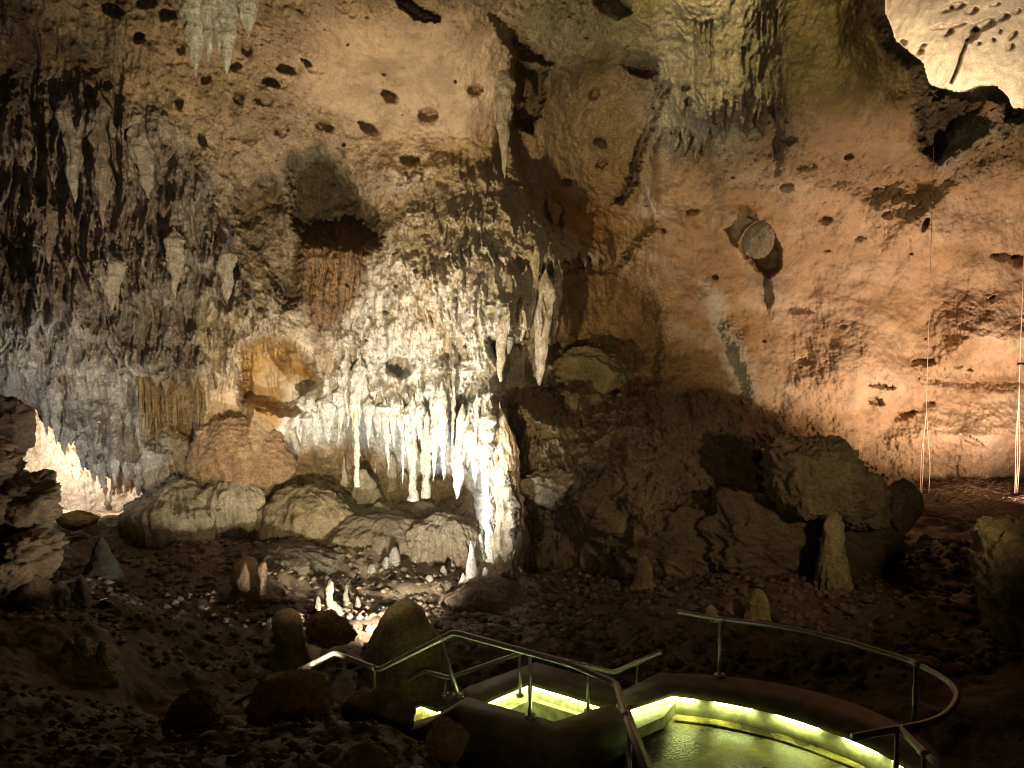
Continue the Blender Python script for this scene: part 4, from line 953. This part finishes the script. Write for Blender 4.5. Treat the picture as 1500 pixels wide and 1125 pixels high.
RR_ = catmull([at_z(u, v, EZ - 2.64) for u, v in rr_px], 8)
q1, q2 = at_z(1055, 907, EZ - 2.64), at_z(1341, 973, EZ - 2.64)
handrail('curved steel handrail sweeping round the lit platform bend', RR_, [(q1, q1 - [0, 0, .55]), (q2, q2 - [0, 0, .55])], [(q1, RR_[9] - RR_[8]), (q2, at_z(1360, 982, EZ - 2.64) - q2)])
BR_ = [at_z(1249, 1080, EZ - 2.64), at_z(1318, 1067, EZ - 2.64), at_z(1355, 1105, EZ - 2.64), at_z(1400, 1142, EZ - 2.64)]
handrail('short bent steel handrail at the near side of the platform bend', smooth_path(BR_, rnd=.05),
  [(at_z(1314, 1071, EZ - 2.64), at_z(1314, 1071, EZ - 2.64) - [0, 0, .6]), (lerp(BR_[1], BR_[2], .95), lerp(BR_[1], BR_[2], .95) - [0, 0, .6])], [(lerp(BR_[1], BR_[2], .95), BR_[2] - BR_[1])])

def ribbon(name, inner, outer, top_h, drop_in, drop_out, mat, parent=None):
    """closed wall strip: inner and outer plan lines with their own top heights"""
    inner = np.asarray(inner, float); outer = np.asarray(outer, float)
    sec = []
    for a, b in zip(inner, outer):
        sec.append([a, b, b - [0, 0, drop_out], a - [0, 0, drop_in]])
    n = len(sec); v = np.array(sec)
    f = [[i * 4 + k, i * 4 + (k + 1) % 4, (i + 1) * 4 + (k + 1) % 4, (i + 1) * 4 + k] for i in range(n - 1) for k in range(4)]
    f += [[0, 3, 2, 1], [(n - 1) * 4 + k for k in range(4)]]
    return mesh_np(name, v, np.array(f), smooth=False, mat=mat, parent=parent)
def dens(pts, k=6): return catmull(pts, k)
LEDM = emissive('led_strip_light', (.84, 1.0, .33), 50.0)
CTOP = EZ - 3.20
c_in = [at_z(u, v, CTOP) for u, v in ((917, 1033), (985, 1011), (1060, 1021), (1150, 1041), (1250, 1076), (1315, 1108), (1350, 1140), (1375, 1200))]
c_out = [at_z(u, v, CTOP) for u, v in ((903, 1016), (966, 985), (1056, 990), (1150, 1003), (1250, 1030), (1330, 1068), (1375, 1105), (1420, 1180))]
def kerb(label, cin, cout, height, below, led_lift=.03, curved=True):
    root = empty('kerb_wall', cin[0]); tag(root, label, 'kerb')
    o0 = np.asarray(cin[0])
    ci = np.concatenate([[cin[0]], dens(cin[1:])]) if curved else np.asarray(cin); co = np.concatenate([[cout[0]], dens(cout[1:])]) if curved else np.asarray(cout)
    inw = co - ci; inw /= np.linalg.norm(inw, axis=1, keepdims=True)
    ribbon('coping', ci - o0, co - o0, 0, .06, .06, CONCRETE, root)
    ribbon('face', ci + inw * .05 - o0 - [0, 0, .062], co - inw * .03 - o0 - [0, 0, .062], 0, height, below, KERBFACE, root)
    st = ci + inw * .034 - [0, 0, .066 + 0] - o0
    if len(st) < 8:
        ribbon('led_strip', st - inw * .012, st + inw * .012, 0, .008, .008, LEDM, root)
    else:
        for k in range(0, len(st) - 3, 6):              # separate strips with dark gaps between them
            e = slice(k, min(k + 5, len(st)))
            ribbon('led_strip', (st - inw * .012)[e], (st + inw * .012)[e], 0, .008, .008, LEDM, root)
    return root
kerb('curved concrete kerb with a glowing strip round the lit platform', c_in, c_out, .22, .8)
pf = np.array(dens(c_in[1:]))
near = np.array([[.98, 2.0, 0]] * len(pf)); near[:, 0] = np.linspace(.98, 3.2, len(pf)); near[:, 1] = np.linspace(3.0, 3.0, len(pf))
first = np.array(c_in[0]); 
rows = np.linspace(0, 1, 14)[:, None, None]
fl_in = np.concatenate([[first], pf]); fl_near = np.concatenate([[near[0]], near])
g = fl_in[None] * (1 - rows) + fl_near[None] * rows; g[..., 2] = CTOP - .245
outw = np.zeros_like(g); g[0, :, 1] += .06
pfl = mesh_np('path_floor', g, grid_faces(g.shape[0], g.shape[1])[:, ::-1], smooth=False, mat=PATHFLOOR)
tag(pfl, 'damp concrete floor of the lit platform', kind='structure')
# crusty seam bead at the foot of the kerb
bead = np.array(dens(c_in[1:])); bead[:, 2] = CTOP - .24
bw = np.array([fbm(bead * 9, 3, off=4)]).T[:, 0]
bd = tube('seam', bead + np.array([0, -.10, 0]) + np.stack([0 * bw, .03 * bw, 0 * bw], -1), .012 + .008 * np.clip(bw + .5, 0, 1), PATHFLOOR, pfl, 6)
# steps from the platform down to the left
SZ = CTOP - .245
BTOP = EZ - 3.95
def slab(name, poly_px, z, thick, mat, parent):
    top = np.array([at_z(u, v, z) for u, v in poly_px]); n = len(top)
    v = np.concatenate([top, top - [0, 0, thick]])
    me = bpy.data.meshes.new(name); me.from_pydata(v.tolist(), [], [list(range(n)), list(range(2 * n - 1, n - 1, -1))] + [[i, i + n, (i + 1) % n + n, (i + 1) % n] for i in range(n)])
    me.update(); me.materials.append(mat); o = bpy.data.objects.new(name, me); C.objects.link(o); o.parent = parent
    return o
stp = empty('steps', (0, 0, 0)); tag(stp, 'concrete steps between the lit platform and the sunken landing', 'steps')
for k in range(3):
    slab('step', [(905, 1052 + k * 8), (990, 1028 + k * 6), (972 - k * 14, 1050 + k * 10), (915, 1075 + k * 8)], SZ + .12 - k * .055, .10, KERBFACE, stp)
# sunken landing with its own kerb
b_in = [at_z(u, v, BTOP) for u, v in ((700, 1029), (719, 1020), (775, 997), (830, 1013), (892, 1033), (930, 1044))]
b_out = [at_z(u, v, BTOP) for u, v in ((672, 1013), (690, 1004), (784, 970), (850, 988), (915, 1008), (960, 1022))]
kerb('straight concrete kerb with a glowing strip behind the sunken landing', b_in, b_out, .36, .9, curved=False)
lf = empty('landing', (0, 0, 0)); tag(lf, 'pale concrete landing with a low step between the kerb and the retaining wall', 'landing')
slab('floor', [(600, 1090), (775, 1012), (960, 1065), (900, 1200), (650, 1200)], BTOP - .38, .1, KERBFACE, lf)
slab('step', [(700, 1040), (776, 1006), (925, 1050), (900, 1064), (776, 1026), (720, 1052)], BTOP - .22, .16, KERBFACE, lf)
a_in = [at_z(u, v, EZ - 4.55) for u, v in ((570, 1046), (617, 1029), (640, 1037))]; a_out = [at_z(u, v, EZ - 4.55) for u, v in ((560, 1032), (630, 1003), (690, 1022))]
kerb('lowest concrete kerb with a glowing strip beside the big cone-shaped stalagmite', a_in, a_out, .3, .5, curved=False)
al_ = empty('lower_landing', (0, 0, 0)); tag(al_, 'small pale lower landing below the big cone-shaped stalagmite', 'landing')
slab('floor', [(560, 1060), (618, 1033), (650, 1044), (650, 1120), (560, 1120)], EZ - 4.86, .1, KERBFACE, al_)
# retaining wall under the near rail
WTOP = EZ - 3.03
w_in = [at_z(540, 1075, EZ - 3.6), at_z(640, 1047, EZ - 3.35), at_z(684, 1021, WTOP), at_z(812, 1057, WTOP), at_z(896, 1031, WTOP)]
w_out = [np.asarray(p) + [-.10, -.22, 0] for p in w_in[:3]] + [np.asarray(w_in[3]) + [.03, -.30, 0], np.asarray(w_in[4]) + [.12, -.30, 0]]
rw = ribbon('retaining_wall', w_in, w_out, 0, 1.3, 2.2, CONCRETE)
led2 = [np.asarray(p) + [0, .012, -.05] for p in w_in]
ribbon('led_strip', led2, [p + np.array([0, .02, 0]) for p in led2], 0, .008, .008, LEDM, rw)
tag(rw, 'dark concrete retaining wall carrying the zigzag handrail', 'wall')
sw = ribbon('side_wall', [at_z(903, 1030, CTOP - .003), at_z(945, 1140, CTOP - .003), [1.0, 3.2, CTOP - .003]], [at_z(920, 1032, CTOP - .003), at_z(962, 1140, CTOP - .003), [1.1, 3.2, CTOP - .003]], 0, 1.6, .26, CONCRETE)
tag(sw, 'dark concrete side wall between the lit platform and the retaining wall', 'wall')

# ------------------------------------------------------------------ hoist ropes
def hoist(label, u, vb, tb, top_v, knot_v, spread):
    b = pix(u, vb, tb); x, y = b[0], b[1]
    def zat(v): return at_z_on(x, y, v)
    root = empty('hoist_rope', b); tag(root, label, 'rope')
    zt = zat(top_v) - b[2]; zk = zat(knot_v) - b[2]
    tube('line', np.array([[0, 0, zk], [.01, 0, (zk + zt) / 2], [0, 0, zt]]), .007, ROPE, root, 6)
    for k, d in enumerate(spread):
        n = 14; s = np.linspace(0, 1, n)
        p = np.stack([d * np.sin(s * np.pi / 2) * 1.0 + .01 * np.sin(s * 9 + k), .05 * (k - 1) * s, zk * (1 - s)], -1)
        tube('strand', p, .009, ROPE, root, 6)
    return root
def at_z_on(x, y, v):
    # height of the vertical line x, y where it crosses pixel row v
    t0, t1 = -10.0, 30.0
    for _ in range(50):
        m = (t0 + t1) / 2; rel = np.array([x, y, m]) - EYE
        vv = 562.5 - F * rel.dot(UPV) / rel.dot(FWD)
        if vv > v: t0 = m
        else: t1 = m
    return m
hoist('pair of pinkish hoist ropes hanging from the black-stained rim', 1353, 722, 18.2, 215, 600, (-.12, -.05, .16))
hr = hoist('bundle of hoist ropes beside the dark rope cleat', 1487, 722, 17.6, 180, 560, (-.05, .02, .10))
boxes('cleat', [(.06, 0, at_z_on(hr.location.x, hr.location.y, 533) - hr.location.z, .20, .05, .06)], DARKMETAL, hr)

# ------------------------------------------------------------------ twigs and stones
def sticks(name, n, ur, vr, lab, cat, seed, L=(.15, .6), R=.006):
    r = np.random.default_rng(seed)
    u = r.uniform(*ur, n); v = r.uniform(*vr, n); t = r.uniform(16.2, 20.5, n)
    x = (u - 750) / F * t; y = t
    a = r.uniform(0, np.pi, n); l = r.uniform(*L, n) / 2
    p0 = np.stack([x - l * np.cos(a), y - l * np.sin(a)], -1); p1 = np.stack([x + l * np.cos(a), y + l * np.sin(a)], -1); pm = (p0 + p1) / 2 + r.normal(0, .04, (n, 2))
    z = floor_z(np.concatenate([p0[:, 0], pm[:, 0], p1[:, 0]]), np.concatenate([p0[:, 1], pm[:, 1], p1[:, 1]])) + r.uniform(.0, .07, 3 * n)
    P = np.stack([np.concatenate([p0, np.full((n, 0), 0)], 1), pm, p1], 1)
    P = np.concatenate([P, z.reshape(3, n).T[..., None]], -1)
    vs, fs = [], []
    rad = r.uniform(.5, 1.8, n) * R
    off = np.array([[0, 0, 1], [.87, 0, -.5], [-.87, 0, -.5]])
    for i in range(n):
        ca, sa = np.cos(a[i]), np.sin(a[i]); perp = np.array([[0, 0, 1], [-sa * .87, ca * .87, -.5], [sa * .87, -ca * .87, -.5]])
        vs.append((P[i][:, None] + perp[None] * rad[i]).reshape(-1, 3))
        fs.append(grid_faces(3, 3, True) + 9 * i)
    o = mesh_np(name, np.concatenate(vs), np.concatenate(fs), mat=WOOD)
    return tag(o, lab, cat, kind='stuff')
sticks('twig_litter', 1500, (1230, 1650), (0, 1), 'litter of dry twigs and roots on the terrace below the peach wall', 'twigs', 5)

def stones(name, n, xr, yr, lab, seed, smin, smax, col):
    r = np.random.default_rng(seed)
    x = r.uniform(*xr, n); y = r.uniform(*yr, n); z = floor_z(x, y)
    base = np.array([[1, 0, 0], [0, 1, 0], [-1, 0, 0], [0, -1, 0], [0, 0, 1], [0, 0, -1]], float)
    f = np.array([[0, 1, 4], [1, 2, 4], [2, 3, 4], [3, 0, 4], [1, 0, 5], [2, 1, 5], [3, 2, 5], [0, 3, 5]])
    s = smin + (smax - smin) * r.random(n) ** 3
    v = base[None] * r.uniform(.5, 1.1, (n, 6, 1)) * s[:, None, None] * np.array([1, 1, .6]) + np.stack([x, y, z + s * .2], -1)[:, None]
    ff = (f[None] + 6 * np.arange(n)[:, None, None]).reshape(-1, 3)
    tint = np.repeat(np.asarray(col)[None] * r.uniform(.5, 1.5, (n, 1)), 6, 0)
    o = mesh_np(name, v, ff, np.clip(tint, .01, .8), smooth=False, mat=ROCK)
    return tag(o, lab, 'stones', kind='stuff')
stones('loose_stones', 5200, (-8, 1.5), (9.5, 16), 'loose stones scattered on the cave floor left of the calcite column', 3, .012, .13, (.24, .18, .11))
stones('dark_rubble', 4200, (.5, 9), (8.3, 15), 'dark rubble scattered behind the curved handrail', 6, .015, .16, (.13, .095, .05))
stones('ridge_gravel', 2600, (-4.5, .2), (3.6, 7), 'dark gravel on the foreground ridge', 9, .008, .075, (.14, .09, .05))
